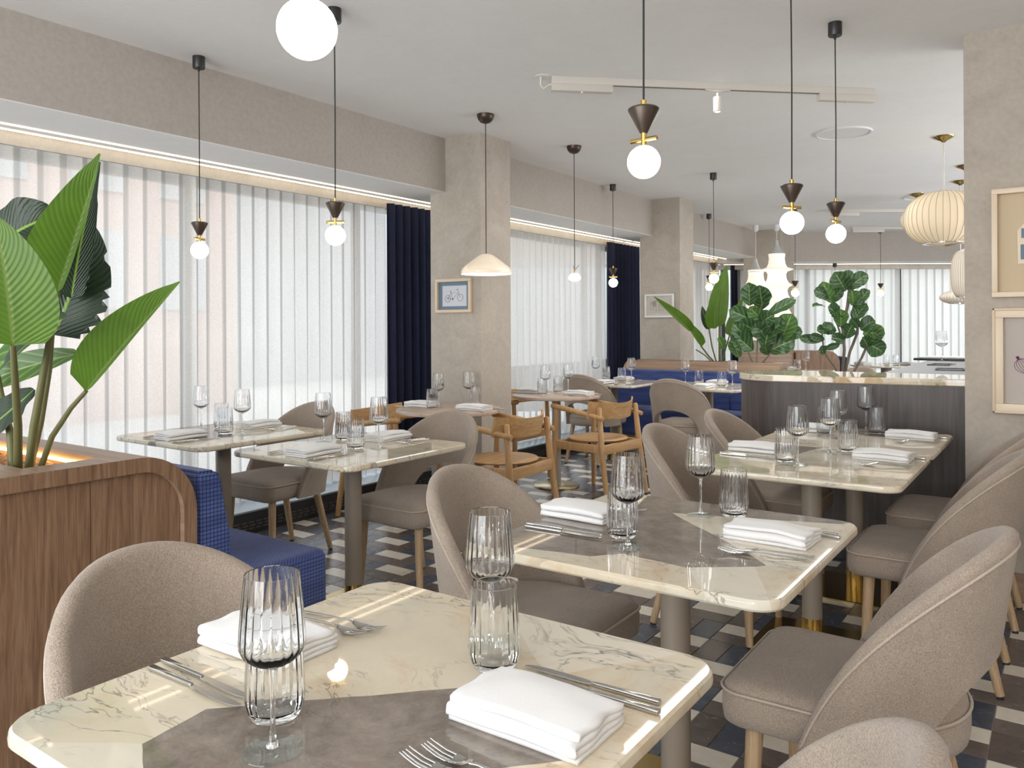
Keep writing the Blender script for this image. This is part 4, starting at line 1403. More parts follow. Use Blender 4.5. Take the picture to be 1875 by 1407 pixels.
# ================================================================ CEILING LAMPS
def cone_pendant(x, y, z, rot, label, canopy=True, zc=ZC):
    t = empty('pendant_lamp', (x, y, zc), 0, label, 'lamp')
    g = z - zc
    if canopy:
        lathem('canopy', [(0, 0), (0.031, 0), (0.031, -0.058), (0.029, -0.062), (0.006, -0.062), (0.005, -0.078), (0, -0.078)], M['black'], t, 28)
    tubem('cord', [(0, 0, -0.06), (0.002, 0, -0.06 + (g + 0.2) * .5), (0, 0, g + 0.150)], 0.0028, M['cord'], t, 8)
    lathem('collar', [(0, g + 0.166), (0.0075, g + 0.166), (0.0075, g + 0.140), (0, g + 0.140)], M['brass'], t, 16)
    lathem('cone', [(0, g + 0.147), (0.036, g + 0.147), (0.0415, g + 0.143), (0.042, g + 0.139), (0.0105, g + 0.078), (0, g + 0.078)], M['bronze'], t, 40)
    lathem('stem', [(0, g + 0.080), (0.0075, g + 0.080), (0.0075, g + 0.040), (0, g + 0.040)], M['brass'], t, 16)
    c, s = math.cos(rot), math.sin(rot)
    tubem('cross_bar', [(-0.041 * c, -0.041 * s, g + 0.060), (-0.040 * c, -0.040 * s, g + 0.060), (0.040 * c, 0.040 * s, g + 0.060), (0.041 * c, 0.041 * s, g + 0.060)], [0.0045, 0.006, 0.006, 0.0045], M['brass'], t, 12)
    bm = bmesh.new(); bmesh.ops.create_uvsphere(bm, u_segments=32, v_segments=20, radius=0.0445, matrix=Matrix.Translation((0, 0, g)))
    link('globe', bm, M['globe'], t, True)
    return t


for a in ((-0.926, 0.792, 1.754, 0.3, 'big looking glowing globe pendant at the top edge over the nearest table'),
          (-0.931, 1.949, 1.749, -0.1, 'globe pendant over the second marble table, brass bar tilted'),
          (-0.864, 3.107, 1.700, 0.9, 'globe pendant over the near joined table, left of its neighbour'),
          (-0.884, 3.903, 1.733, 1.3, 'globe pendant over the far joined table, black canopy visible'),
          (-3.697, 2.442, 1.711, 1.9, 'leftmost globe pendant, over the window table'),
          (-2.654, 2.424, 1.714, 0.6, 'globe pendant over the speckled table before the sheer curtain'),
          (-3.718, 7.069, 1.736, 0.4, 'small far globe pendant in front of the second navy curtain'),
          (-2.685, 7.095, 1.740, 0.2, 'globe pendant before the tall bird of paradise leaf'),
          (-3.724, 9.680, 1.790, 0.5, 'small globe pendant half behind the bird of paradise leaf'),
          (-2.658, 9.679, 1.684, 0.1, 'small globe pendant beside the white stretch lantern'),
          (-2.264, 12.75, 1.765, 0.1, 'small globe pendant before the far end curtain')):
    cone_pendant(*a)
p = FP(5.02, 12.30, 0)
cone_pendant(p[0], p[1], 1.74, 0.2, 'smallest globe pendant hidden behind the fig tree at the far window', True, 2.26)

# opal dome
t = empty('dome_pendant', (-3.171, 4.225, ZC), 0, 'cream glass dome pendant hanging over the nearer round table', 'lamp')
lathem('canopy', [(0, 0), (0.058, 0), (0.057, -0.014), (0.050, -0.034), (0.036, -0.050), (0.016, -0.059), (0, -0.060)], M['bronze'], t, 36)
tubem('cord', [(0, 0, -0.058), (0, 0, -0.93)], 0.003, M['cord'], t, 8)
zb = 1.655 - ZC
sh = lathem('shade', [(0.168, zb), (0.170, zb + 0.006), (0.169, zb + 0.022), (0.160, zb + 0.040), (0.140, zb + 0.058), (0.095, zb + 0.092), (0.055, zb + 0.122), (0.030, zb + 0.134), (0.0, zb + 0.138)], M['shade_cream'], t, 56)
lathem('shade_inside', [(0.167, zb), (0.166, zb + 0.020), (0.157, zb + 0.036), (0.137, zb + 0.054), (0.092, zb + 0.088), (0.052, zb + 0.116), (0.0, zb + 0.128)], M['shade_in'], sh, 56)
# small squashed globe
t = empty('mushroom_pendant', (-3.17, 5.38, ZC), 0, 'small white squashed globe pendant over the farther round table', 'lamp')
lathem('canopy', [(0, 0), (0.058, 0), (0.057, -0.014), (0.050, -0.034), (0.036, -0.050), (0.016, -0.059), (0, -0.060)], M['bronze'], t, 36)
tubem('cord', [(0, 0, -0.058), (0, 0, -0.985)], 0.003, M['cord'], t, 8)
g = 1.695 - ZC
lathem('stem', [(0, g + 0.055), (0.006, g + 0.055), (0.008, g + 0.025), (0, g + 0.025)], M['brass'], t, 14)
tubem('hook', [(-0.012, 0, g + 0.085), (0.0, 0, g + 0.045), (0.040, 0, g + 0.088)], 0.002, M['cord'], t, 6)
lathem('globe', [(0, g + 0.028), (0.024, g + 0.024), (0.044, g + 0.004), (0.049, g - 0.010), (0.044, g - 0.024), (0.026, g - 0.034), (0, g - 0.036)], M['globe'], t, 36)


def bubble(x, y, prof, label, mt, hang=0.0):
    t = empty('bubble_lamp', (x, y, ZC), 0, label, 'lamp')
    lathem('canopy', [(0, 0), (0.075, 0), (0.070, -0.012), (0.022, -0.034), (0.010, -0.045), (0, -0.045)], M['brass_dark'], t, 32)
    pr = [(r, z - ZC) for r, z in prof]
    tubem('cord', [(0, 0, -0.04), (0, 0, pr[0][1])], 0.004, M['cord_white'], t, 8)
    n = 36
    lathem('shade', pr, mt, t, n * 2, ribs=n, rr=-0.012)
    bm = bmesh.new()
    for i in range(n):
        a = 2 * PI * (i + .5) / n
        tube(bm, [(r * 1.012 * math.cos(a), r * 1.012 * math.sin(a), z) for r, z in pr if r > 0.012], 0.0022, 5)
    tag(link('ribs', bm, M['brass_pale_rib'], t, True), kind='stuff')
    rb, zb_ = [q for q in pr if q[0] > 0.02][-1]
    lathem('bottom_ring', [(rb * 1.02, zb_ + .004), (rb * 1.02, zb_ - 0.006), (rb * .85, zb_ - 0.006), (rb * .80, zb_ + .004)], M['steel'], t, 32)
    return t


M['brass_pale_rib'] = pmat('shade_wire', (0.55, 0.43, 0.27), 0.6)


def superell(rmax, z0, z1, p=2.5, n=16, ends=0.25):
    out = []
    for i in range(n + 1):
        u = -1 + 2 * i / n
        r = rmax * max(ends, (1 - abs(u) ** p)) ** (1 / p) if abs(u) < 1 else rmax * ends
        out.append((r, z1 + (z0 - z1) * i / n))
    return [(0.0, z1)] + out + [(0.0, z0 + .002)]


bubble(-0.756, 6.749, superell(0.268, 1.895, 2.310, 2.3, 18, 0.07), 'large cream ribbed bubble lamp next to the partition wall', M['bubble'])
bubble(-0.740, 8.10, superell(0.115, 1.52, 1.98, 2.6, 16, 0.05), 'tall pale ribbed lamp below and behind the large bubble lamp', M['bubble_pale'])
bubble(-0.860, 8.95, superell(0.185, 1.50, 1.64, 2.0, 12, 0.06), 'flat onion shaped ribbed lamp hanging low beside the partition wall', M['bubble_pale'])
bubble(-1.330, 9.55, superell(0.165, 2.30, 2.58, 2.0, 12, 0.10), 'small pale ribbed lamp left of the large bubble lamp', M['bubble_pale'])


def lantern(x, y, prof, top_z, label):
    t = empty('stretch_lantern', (x, y, ZC), 0, label, 'lamp')
    lathem('canopy', [(0, 0), (0.040, 0), (0.040, -0.07), (0.02, -0.09), (0, -0.09)], M['white'], t, 24)
    tubem('cord', [(0, 0, -0.09), (0, 0, top_z - ZC)], 0.006, M['cord_white'], t, 8)
    lathem('metal_cap', [(0, top_z - ZC), (0.020, top_z - ZC), (0.030, top_z - 0.06 - ZC), (0.060, top_z - 0.13 - ZC), (0.115, top_z - 0.19 - ZC), (0, top_z - 0.19 - ZC)], M['cap_silver'], t, 32)
    lathem('shade', [(r, z - ZC) for r, z in prof], M['silk'], t, 40, autos=25)
    return t


M['cap_silver'] = pmat('satin_aluminium', (0.75, 0.77, 0.78), 0.35, 0.7)


def flares(zt, zb_, n, r0=0.115, r1=0.205):
    out = [(0.0, zt + .001), (r0, zt)]
    h = (zt - zb_) / n
    z = zt
    for k in range(n):
        a, b = (r0 * (1 + .15 * k)), (r1 * (1 - .06 * k))
        out += [(a * .93, z - h * .30), (a * 1.0, z - h * .60), (a * 1.22, z - h * .85), (b, z - h * .99), (b, z - h * 1.0), (a * 1.22, z - h * 1.12)]
        z -= h
    out += [(r0 * .8, z - h * .5), (0, z - h * .52)]
    return out


lantern(-3.62, 11.20, flares(2.085, 1.20, 4, .110, .170), 2.245, 'white stretch fabric lantern half behind the fig leaves, nearer the corner column')
lantern(-3.36, 11.32, flares(2.305, 1.42, 4, .115, .225), 2.50, 'tall white stretch fabric lantern with flared rings above the fig plant')

# spot light rails
def rail(p0, p1, label, spots, boxes):
    p0, p1 = Vector(p0), Vector(p1)
    L_ = (p1 - p0).length; ang = math.atan2(p1.y - p0.y, p1.x - p0.x)
    t = empty('spot_rail', ((p0.x + p1.x) / 2, (p0.y + p1.y) / 2, ZC), ang, label, 'lamp')
    boxm('rail', -L_ / 2, L_ / 2, -0.018, 0.018, -0.040, 0.0, M['rail_white'], t, 0.001)
    bm = bmesh.new(); box(bm, -L_ / 2 + .05, L_ / 2 - .05, -0.006, 0.006, -0.0405, -0.036); link('rail_groove', bm, M['black'], t)
    for a, b in boxes:
        d = boxm('driver_box', a, b, -0.022, 0.022, -0.082, -0.040, M['rail_white'], t, 0.002)
        lathem('screw', [(0, -0.0855), (0.006, -0.0855), (0.007, -0.082), (0, -0.082)], M['steel'], d, 10, ((a + b) / 2, 0))
    for s in spots:
        boxm('spot_adapter', s - .075, s + .075, -0.013, 0.013, -0.047, -0.040, M['rail_white'], t, 0.001)
        sp = lathem('spot_head', [(0.0, -0.082), (0.022, -0.082), (0.023, -0.085), (0.023, -0.165), (0.018, -0.168), (0, -0.160)], M['rail_white'], t, 28, (s, 0))
        lathem('lens', [(0, -0.1665), (0.0165, -0.1675), (0.0165, -0.1660), (0, -0.1655)], M['glow'], sp, 20, (s, 0))
        lathem('arm', [(0, -0.045), (0.005, -0.045), (0.005, -0.083), (0, -0.083)], M['rail_white'], sp, 10, (s, 0))
    return t, L_


t, L_ = rail((-2.385, 3.80), (-0.945, 5.14), 'white spot light rail on the ceiling above the joined tables', [0.0], [(-0.985, -0.63), (0.63, 0.985)])
lathem('feed_plate', [(0, -0.004), (0.040, -0.004), (0.043, 0.0), (0, 0.0)], M['white'], t, 28, (-L_ / 2 - 0.05, 0.0))
tubem('feed_cable', [(-L_ / 2 - 0.06, 0, -0.0), (-L_ / 2 - 0.062, 0, -0.05), (-L_ / 2 - 0.045, 0, -0.07), (-L_ / 2 - 0.02, 0, -0.05), (-L_ / 2, 0, -0.045)], 0.006, M['cord_white'], t, 8)
rail((-2.375, 10.17), (-1.0, 11.2), 'white spot light rail on the ceiling left of the bubble lamps', [0.15], [(-0.84, -0.5)])
rail((-2.55, 12.20), (-1.3, 13.1), 'white spot light rail on the ceiling before the far window bulkhead', [], [(-0.76, -0.3)])
for x, y, lb in ((-1.341, 6.175, 'round white ceiling speaker beside the nearer rail'), (-1.308, 9.80, 'round white ceiling speaker above the small pale lamp')):
    t = empty('ceiling_speaker', (x, y, ZC), 0, lb, 'speaker')
    lathem('grille', [(0, -0.006), (0.178, -0.006), (0.180, 0), (0, 0)], M['speaker'] if 'speaker' in M else M['white'], t, 56)
    lathem('ring', [(0.180, 0), (0.180, -0.012), (0.193, -0.012), (0.196, 0)], M['white'], t, 56)
    lathem('badge', [(0, -0.009), (0.008, -0.009), (0.008, -0.006), (0, -0.006)], M['steel'], t, 10, (0.05, -0.03))


# ================================================================ PICTURES
def picture(name, x0, x1, z0, z1, y, fw_, dep, fm, inner, label, innery=0.006):
    t = empty(name, ((x0 + x1) / 2, y, (z0 + z1) / 2), 0, label, 'picture')
    w, h = (x1 - x0) / 2, (z1 - z0) / 2
    for (a, b, c, d) in ((-w, w, h - fw_, h), (-w, w, -h, -h + fw_), (-w, -w + fw_, -h + fw_, h - fw_), (w - fw_, w, -h + fw_, h - fw_)):
        boxm('frame_bar', a, b, -dep, -0.001, c, d, fm, t, 0.002)
    boxm('backing', -w + fw_ * .5, w - fw_ * .5, -innery, -0.002, -h + fw_ * .5, h - fw_ * .5, inner, t)
    return t, w, h


def strokes(name, lines, y, mt, parent, r=0.0011):
    bm = bmesh.new()
    for l in lines:
        tube(bm, [(p_[0], y, p_[1]) for p_ in l], l_r(l, r), 5, True)
    return link(name, bm, mt, parent)


def l_r(l, r): return r


def circ(cx_, cz, r, n=18, sx=1.0, a0=0, a1=2 * PI):
    return [(cx_ + r * sx * math.cos(a0 + (a1 - a0) * i / n), cz + r * math.sin(a0 + (a1 - a0) * i / n)) for i in range(n + 1)]


# bicycle drawing on the near column
t, w, h = picture('framed_picture', -3.905, -3.566, 1.410, 1.662, 4.585, 0.022, 0.030, M['frame_pale'], M['mat_blue'], 'framed bicycle drawing with blue mount on the near column')
boxm('drawing_sheet', -0.112, 0.118, -0.0085, -0.006, -0.078, 0.075, M['paper'], t)
q = lambda px, py: ((px - 812) * .000835, (572 - py) * .00064)
bk = [circ(*q(740, 605), .0265), circ(*q(882, 595), .0265),
      [q(740, 600), q(778, 540), q(858, 540), q(797, 612), q(740, 600)], [q(772, 520), q(797, 612)], [q(852, 500), q(884, 597)], [q(833, 512), q(848, 498), q(862, 495)],
      [q(762, 519), q(786, 517)], circ(*q(797, 612), .006), [q(740, 605), q(758, 590)], [q(740, 605), q(728, 585)], [q(740, 605), q(750, 628)]]
strokes('bicycle_lines', bk, -0.0090, M['ink'], t, 0.0012)
# town sketch on the second column
t, w, h = picture('framed_picture', -3.905, -3.556, 1.396, 1.656, 8.195, 0.020, 0.022, M['white'], M['plaster_light'], 'white framed street sketch on the second column')
rr_ = random.Random(5); ls = []
for k in range(26):
    x = rr_.uniform(-.11, .10); z = rr_.uniform(-.07, .0); hh = rr_.uniform(.02, .07)
    ls.append([(x, z), (x + rr_.uniform(-.003, .003), z + hh)])
for k in range(10):
    ls.append(circ(rr_.uniform(-.10, .0), rr_.uniform(0, .06), rr_.uniform(.008, .018), 10))
for k in range(6):
    x = rr_.uniform(-.05, .06); z = rr_.uniform(-.06, .04); ls.append([(x, z), (x + .045, z), (x + .045, z - .025), (x, z - .025), (x, z)])
ls.append([(-.13, -.075), (.13, -.078)])
strokes('ink_lines', ls, -0.0072, M['ink_grey'] if 'ink_grey' in M else M['post'], t, 0.0011)
bm = bmesh.new()
for k in range(24):
    box(bm, -.172 + k * .0145, -.166 + k * .0145, -.025, -.001, .128, .131); box(bm, -.172 + k * .0145, -.166 + k * .0145, -.025, -.001, -.131, -.128)
link('frame_beading', bm, M['white'], t)
# box frame with collage on the partition wall
t, w, h = picture('box_frame', -0.293, 0.167, 1.434, 1.946, 4.43, 0.024, 0.045, M['frame_cream'], M['paper_cream'], 'cream box frame with small collage, upper one on the partition wall')
bm = bmesh.new()
slab(bm, [(-.125, -.10), (.10, -.10), (.11, .05), (.03, .09), (-.03, .075), (-.10, .09), (-.128, .055)], [(0, 0.006), (0, 0.014)])
for v in bm.verts: v.co = Vector((v.co.x, -v.co.z, v.co.y))
link('collage_card', bm, M['frame_cream'], t)
bm = bmesh.new()
for (x0, x1, z0, z1) in ((-.115, -.095, -.08, -.01), (-.112, -.092, .02, .065), (-.088, -.060, -.06, .03), (-.05, -.02, -.09, -.03), (-.01, .04, -.06, .06), (.05, .09, -.08, .03)):
    box(bm, x0, x1, -.018, -.0135, z0, z1)
link('collage_pieces', bm, M['mat_blue'], t)
# onion print
t, w, h = picture('framed_print', -0.293, 0.167, 0.885, 1.382, 4.43, 0.045, 0.035, M['frame_cream'], M['paper_grey'], 'cream framed plum coloured onion print, lower one on the partition wall')
for (a, b, c, d) in ((-w, w, h - .012, h), (-w, w, -h, -h + .012), (-w, -w + .012, -h, h), (w - .012, w, -h, h)):
    boxm('outer_bead', a, b, -.042, -.034, c, d, M['frame_pale'], t, 0.003)
ls = []


def onion(cx_, cz, s, tilt):
    out = []
    for k in range(-3, 4):
        l = []
        for i in range(13):
            v = i / 12; rr = s * math.sin(PI * min(1, v * 1.05)) ** 0.8 * (k / 3.0) * 0.75
            if v > .8: rr = s * .12 * k / 3
            x = rr; z = -s * .8 + v * s * 2.1
            out_x = x * math.cos(tilt) - z * math.sin(tilt); out_z = x * math.sin(tilt) + z * math.cos(tilt)
            l.append((cx_ + out_x, cz + out_z))
        out.append(l)
    for k in (-1, 0, 1):
        b0 = Vector((0.006 * k, -s * .8)); b1 = Vector((0.02 * k, -s * .8 - 0.03))
        out.append([(cx_ + p_.x * math.cos(tilt) - p_.y * math.sin(tilt), cz + p_.x * math.sin(tilt) + p_.y * math.cos(tilt)) for p_ in (b0, b1)])
    return out


ls += onion(-0.105, -0.03, 0.044, 0.5) + onion(-0.06, -0.115, 0.036, -0.5) + onion(0.05, 0.02, 0.06, -0.2)
ls += [circ(-0.055, 0.045, 0.043, 20), circ(-0.055, 0.045, 0.030, 16, 1.1), circ(-0.055, 0.045, 0.016, 12, 1.2)]
strokes('onion_lines', ls, -0.0072, M['ink_plum'], t, 0.0010)


# ================================================================ PLANTS
def bez(pts, n):
    P_ = [Vector(q_) for q_ in pts]
    out = []
    for i in range(n + 1):
        t_ = i / n
        Q = list(P_)
        while len(Q) > 1:
            Q = [a * (1 - t_) + b * t_ for a, b in zip(Q, Q[1:])]
        out.append(Q[0])
    return out


def leaf(name, pts, w, mt, parent, face=None, fold=0.3, shape='long', wl=1.0, wr=1.0, n=18, wave=0.0, seed=0, tear=False):
    """blade along pts; face = direction the upper side looks; w = half width"""
    c = bez(pts, n)
    face = Vector(face) if face else Vector((0.4, -1, 0.5))
    bm = bmesh.new(); uvl = bm.loops.layers.uv.new('UVMap')
    cols = [-1, -.75, -.5, -.25, -.06, .06, .25, .5, .75, 1]
    rows = []; meta = {}
    rnd = random.Random(seed)
    for i, p_ in enumerate(c):
        t_ = i / n
        tan = (c[min(i + 1, n)] - c[max(i - 1, 0)]).normalized()
        side = tan.cross(face).normalized(); nrm = side.cross(tan).normalized()
        if shape == 'long': g_ = max(0.015, math.sin(PI * min(1, (t_ * 0.96 + 0.05)) ** 0.72)) ** 0.72 * (1 - .15 * t_)
        elif shape == 'fig': g_ = max(0.03, (math.sin(PI * min(1, t_ * .93 + 0.045)) ** 0.6) * (0.62 + 0.5 * t_))
        else: g_ = max(0.02, math.sin(PI * t_) ** .8)
        if i == 0: g_ = 0.05
        if i == n: g_ = 0.04
        row = []
        for u in cols:
            k = wl if u < 0 else wr
            tr = 0.0
            if tear and u in (-1, 1) and rnd.random() < 0.25: tr = -0.18
            uu = u * k * (1 + (tr if abs(u) == 1 else 0))
            fo = fold * abs(uu) * w * g_
            wv = wave * w * math.sin(t_ * 17 + u * 3 + seed) * abs(u)
            v = bm.verts.new(p_ + side * (uu * w * g_) + nrm * (fo + wv))
            meta[v] = (u, t_)
            row.append(v)
        rows.append(row)
    for A, B in zip(rows, rows[1:]):
        for i in range(len(cols) - 1):
            f = bm.faces.new((A[i], A[i + 1], B[i + 1], B[i]))
            for lp in f.loops: lp[uvl].uv = meta[lp.vert]
    return link(name, bm, mt, parent, True)


def plant(name, loc, label):
    t = empty(name, loc, 0, label, 'plant')
    return t


def rel(pts, o): return [tuple(Vector(p_) - Vector(o)) for p_ in pts]


O = (-2.555, 1.115, 0.835)
bp = plant('bird_of_paradise', O, 'large bird of paradise plant with big green leaves in the near planter')
for pts, r in (([(-2.545, 1.122, 0.835), (-2.469, 1.139, 0.988), (-2.391, 1.156, 1.075), (-2.334, 1.172, 1.127)], [.010, .0085, .007, .006]),
               ([(-2.561, 1.11, 0.835), (-2.523, 1.113, 1.019), (-2.467, 1.116, 1.183), (-2.401, 1.126, 1.415)], [.0135, .012, .010, .007]),
               ([(-2.600, 1.124, 0.835), (-2.570, 1.153, 1.028), (-2.559, 1.173, 1.178), (-2.545, 1.180, 1.330)], [.011, .010, .008, .006]),
               ([(-2.575, 1.09, 0.835), (-2.443, 1.035, 1.033), (-2.307, 0.971, 1.166), (-2.235, 0.936, 1.267)], [.013, .011, .009, .007]),
               ([(-2.610, 1.092, 0.835), (-2.648, 1.099, 0.995), (-2.698, 1.10, 1.076), (-2.781, 1.103, 1.244)], [.012, .011, .010, .008])):
    tubem('stem', rel(pts, O), r, M['stem'], bp, 12)
view = (0.77, -0.62, 0.15)
leaf('leaf', rel([(-2.334, 1.172, 1.127), (-2.235, 1.202, 1.230), (-2.137, 1.237, 1.334), (-2.018, 1.272, 1.436)], O), 0.095, M['leaf'], bp, view, 0.25, wl=1.0, wr=0.10, seed=1, n=22)
leaf('leaf', rel([(-2.401, 1.126, 1.415), (-2.372, 1.146, 1.518), (-2.316, 1.161, 1.642), (-2.248, 1.172, 1.805)], O), 0.115, M['leaf'], bp, view, 0.3, wl=1.0, wr=0.12, seed=2, n=22)
leaf('leaf', rel([(-2.475, 1.20, 1.400), (-2.44, 1.20, 1.50), (-2.40, 1.20, 1.62), (-2.285, 1.19, 1.79)], O), 0.075, M['leaf_dark'], bp, view, 0.1, wl=1.1, wr=0.6, seed=21, n=22, tear=True)
leaf('leaf', rel([(-2.537, 1.176, 1.290), (-2.510, 1.208, 1.400), (-2.490, 1.247, 1.53), (-2.500, 1.276, 1.640)], O), 0.125, M['leaf_dark'], bp, view, 0.15, wl=.55, wr=1.0, seed=3, n=26, tear=True)
leaf('leaf', rel([(-2.235, 0.936, 1.267), (-2.204, 0.921, 1.368), (-2.196, 0.903, 1.478), (-2.22, 0.886, 1.599)], O), 0.135, M['leaf'], bp, view, 0.2, seed=4, n=24, wl=1.0, wr=.92)
leaf('leaf', rel([(-2.80, 1.06, 1.50), (-2.744, 1.129, 1.60), (-2.70, 1.17, 1.64), (-2.60, 1.206, 1.66)], O), 0.10, M['leaf_dark'], bp, (0.7, -0.7, 0.35), 0.3, 'fig', seed=5, wave=.12)
leaf('leaf', rel([(-2.398, 1.127, 1.312), (-2.448, 1.092, 1.296), (-2.50, 1.056, 1.249), (-2.565, 1.01, 1.17)], O), 0.060, M['fig_light'], bp, (0.5, -0.5, 0.9), 0.3, 'fig', seed=6)
leaf('leaf', rel([(-2.560, 1.13, 1.125), (-2.596, 1.111, 1.089), (-2.637, 1.082, 1.048), (-2.70, 1.044, 0.99)], O), 0.055, M['leaf_dark'], bp, (0.7, -0.5, 0.6), 0.2, 'fig', seed=7, wave=.1)
leaf('leaf', rel([(-2.55, 1.26, 1.23), (-2.65, 1.22, 1.21), (-2.75, 1.15, 1.18), (-2.85, 1.08, 1.12)], O), 0.055, M['fig_light'], bp, (0.7, -0.6, 0.4), 0.25, 'fig', seed=8)
leaf('leaf', rel([(-2.275, 1.090, 1.345), (-2.304, 1.071, 1.330), (-2.36, 1.04, 1.285), (-2.45, 1.0, 1.20)], O), 0.045, M['fig_brown'] if 'fig_brown' in M else M['leaf_dark'], bp, (0.4, -0.6, 0.8), 0.4, 'fig', seed=9)
leaf('leaf', rel([(-2.66, 1.00, 1.20), (-2.62, 1.0, 1.27), (-2.60, 1.0, 1.32), (-2.58, 1.01, 1.37)], O), 0.07, M['leaf_dark'], bp, view, 0.25, 'fig', seed=10)

O = (-3.02, 8.10, 0.87)
bp = plant('bird_of_paradise', O, 'far bird of paradise plant with bright upright leaves in the far planter')
st = [([(-3.02, 8.10, 0.87), (-3.10, 8.03, 0.98), (-3.167, 7.978, 1.092)], .009), ([(-3.01, 8.11, 0.87), (-3.018, 8.13, 1.10), (-3.02, 8.143, 1.29)], .013),
      ([(-3.03, 8.10, 0.87), (-3.07, 8.05, 1.08), (-3.095, 8.03, 1.27)], .008), ([(-3.00, 8.12, 0.87), (-2.95, 8.11, 1.04), (-2.899, 8.105, 1.20)], .008), ([(-3.04, 8.09, 0.87), (-3.12, 7.98, 0.99), (-3.20, 7.93, 1.05)], .007)]
for pts, r in st: tubem('stem', rel(pts, O), r, M['stem'], bp, 8)
for pts, w_, mt_, wl, wr, sd in (
        ([(-3.157, 7.99, 1.085), (-3.20, 7.95, 1.18), (-3.25, 7.90, 1.26), (-3.29, 7.86, 1.38)], .075, 'leaf', .25, 1.0, 1),
        ([(-3.24, 7.91, 1.24), (-3.31, 7.83, 1.34), (-3.42, 7.72, 1.46), (-3.527, 7.603, 1.609)], .085, 'leaf', .25, 1.0, 2),
        ([(-3.019, 8.143, 1.29), (-3.018, 8.144, 1.513), (-2.984, 8.168, 1.715), (-2.954, 8.188, 1.935)], .135, 'leaf', 1.0, .6, 3),
        ([(-3.02, 8.016, 1.27), (-3.03, 7.997, 1.368), (-3.02, 8.004, 1.511), (-2.944, 8.012, 1.708)], .115, 'leaf', .9, .35, 4),
        ([(-3.086, 8.035, 1.265), (-3.12, 8.025, 1.339), (-3.15, 8.012, 1.426), (-3.16, 8.009, 1.51)], .07, 'leaf_dark', .7, .7, 5),
        ([(-2.899, 8.105, 1.195), (-2.889, 8.112, 1.281), (-2.832, 8.152, 1.452), (-2.78, 8.188, 1.60)], .065, 'leaf', 1.0, .8, 6)):
    leaf('leaf', rel(pts, O), w_, M[mt_], bp, (0.3, -0.95, 0.1), 0.2, wl=wl, wr=wr, seed=sd)


def fig_leaves(O_, par, data, sd, bright=(2, 5, 9, 13)):
    rnd = random.Random(sd)
    for i, (b, t_, w_) in enumerate(data):
        b, t_ = Vector(b), Vector(t_)
        mid = (b + t_) / 2 + Vector((rnd.uniform(-.01, .01), -rnd.uniform(.0, .03), rnd.uniform(0.0, .03)))
        f_ = Vector((0.25 + rnd.uniform(-.5, .5), -1, rnd.uniform(-.1, .8)))
        leaf('leaf', rel([b, mid, t_ + (t_ - b) * .12], O_), w_ * .62, M['fig_light' if i in bright else 'fig'], par, f_, rnd.uniform(.15, .5), 'fig', n=10, wave=.10, seed=i + sd)


O = (-2.614, 8.10, 0.87)
fg = plant('fiddle_leaf_fig', O, 'fiddle leaf fig with broad dark leaves at the right end of the far planter')
for pts in ([(-2.614, 8.10, 0.87), (-2.615, 8.12, 1.06), (-2.60, 8.13, 1.40), (-2.57, 8.14, 1.52)], [(-2.60, 8.11, 0.87), (-2.50, 8.16, 1.00), (-2.44, 8.22, 1.20)], [(-2.63, 8.10, 0.87), (-2.70, 8.06, 1.05), (-2.72, 8.05, 1.25)]):
    tubem('stem', rel(pts, O), .008, M['bark'], fg, 8)
FD = [((-2.56, 8.16, 1.471), (-2.571, 8.091, 1.688), 0.2), ((-2.574, 8.15, 1.471), (-2.516, 8.129, 1.66), 0.2), ((-2.679, 8.076, 1.505), (-2.667, 8.024, 1.716), 0.17), ((-2.528, 8.182, 1.414), (-2.297, 8.283, 1.547), 0.124),
      ((-2.551, 8.166, 1.336), (-2.649, 8.036, 1.476), 0.15), ((-2.62, 8.117, 1.336), (-2.81, 7.923, 1.449), 0.17), ((-2.543, 8.172, 1.156), (-2.604, 8.067, 1.325), 0.19), ((-2.552, 8.165, 1.055), (-2.49, 8.147, 1.279), 0.17),
      ((-2.414, 8.262, 1.138), (-2.316, 8.27, 1.39), 0.2), ((-2.46, 8.23, 1.167), (-2.421, 8.196, 1.335), 0.15), ((-2.654, 8.094, 1.044), (-2.788, 7.939, 1.197), 0.2), ((-2.52, 8.187, 1.026), (-2.308, 8.275, 1.139), 0.2),
      ((-2.368, 8.294, 1.194), (-2.234, 8.327, 1.222), 0.14), ((-2.699, 8.062, 1.112), (-2.787, 7.939, 1.309), 0.16), ((-2.76, 8.019, 0.972), (-2.811, 7.922, 1.142), 0.11), ((-2.911, 7.95, 1.057), (-2.939, 7.88, 1.159), 0.1), ((-2.53, 8.181, 0.998), (-2.536, 8.115, 1.101), 0.11),
      ((-2.60, 8.13, 1.30), (-2.45, 8.10, 1.40), 0.17), ((-2.58, 8.13, 1.20), (-2.74, 8.00, 1.33), 0.17), ((-2.50, 8.18, 1.22), (-2.36, 8.20, 1.32), 0.16)]
fig_leaves(O, fg, FD, 1, (4, 8, 14, 15))
O = (-1.455, 6.675, 0.0)
fg = plant('fiddle_leaf_fig_tree', O, 'fiddle leaf fig tree with thin grey trunks behind the stone counter')
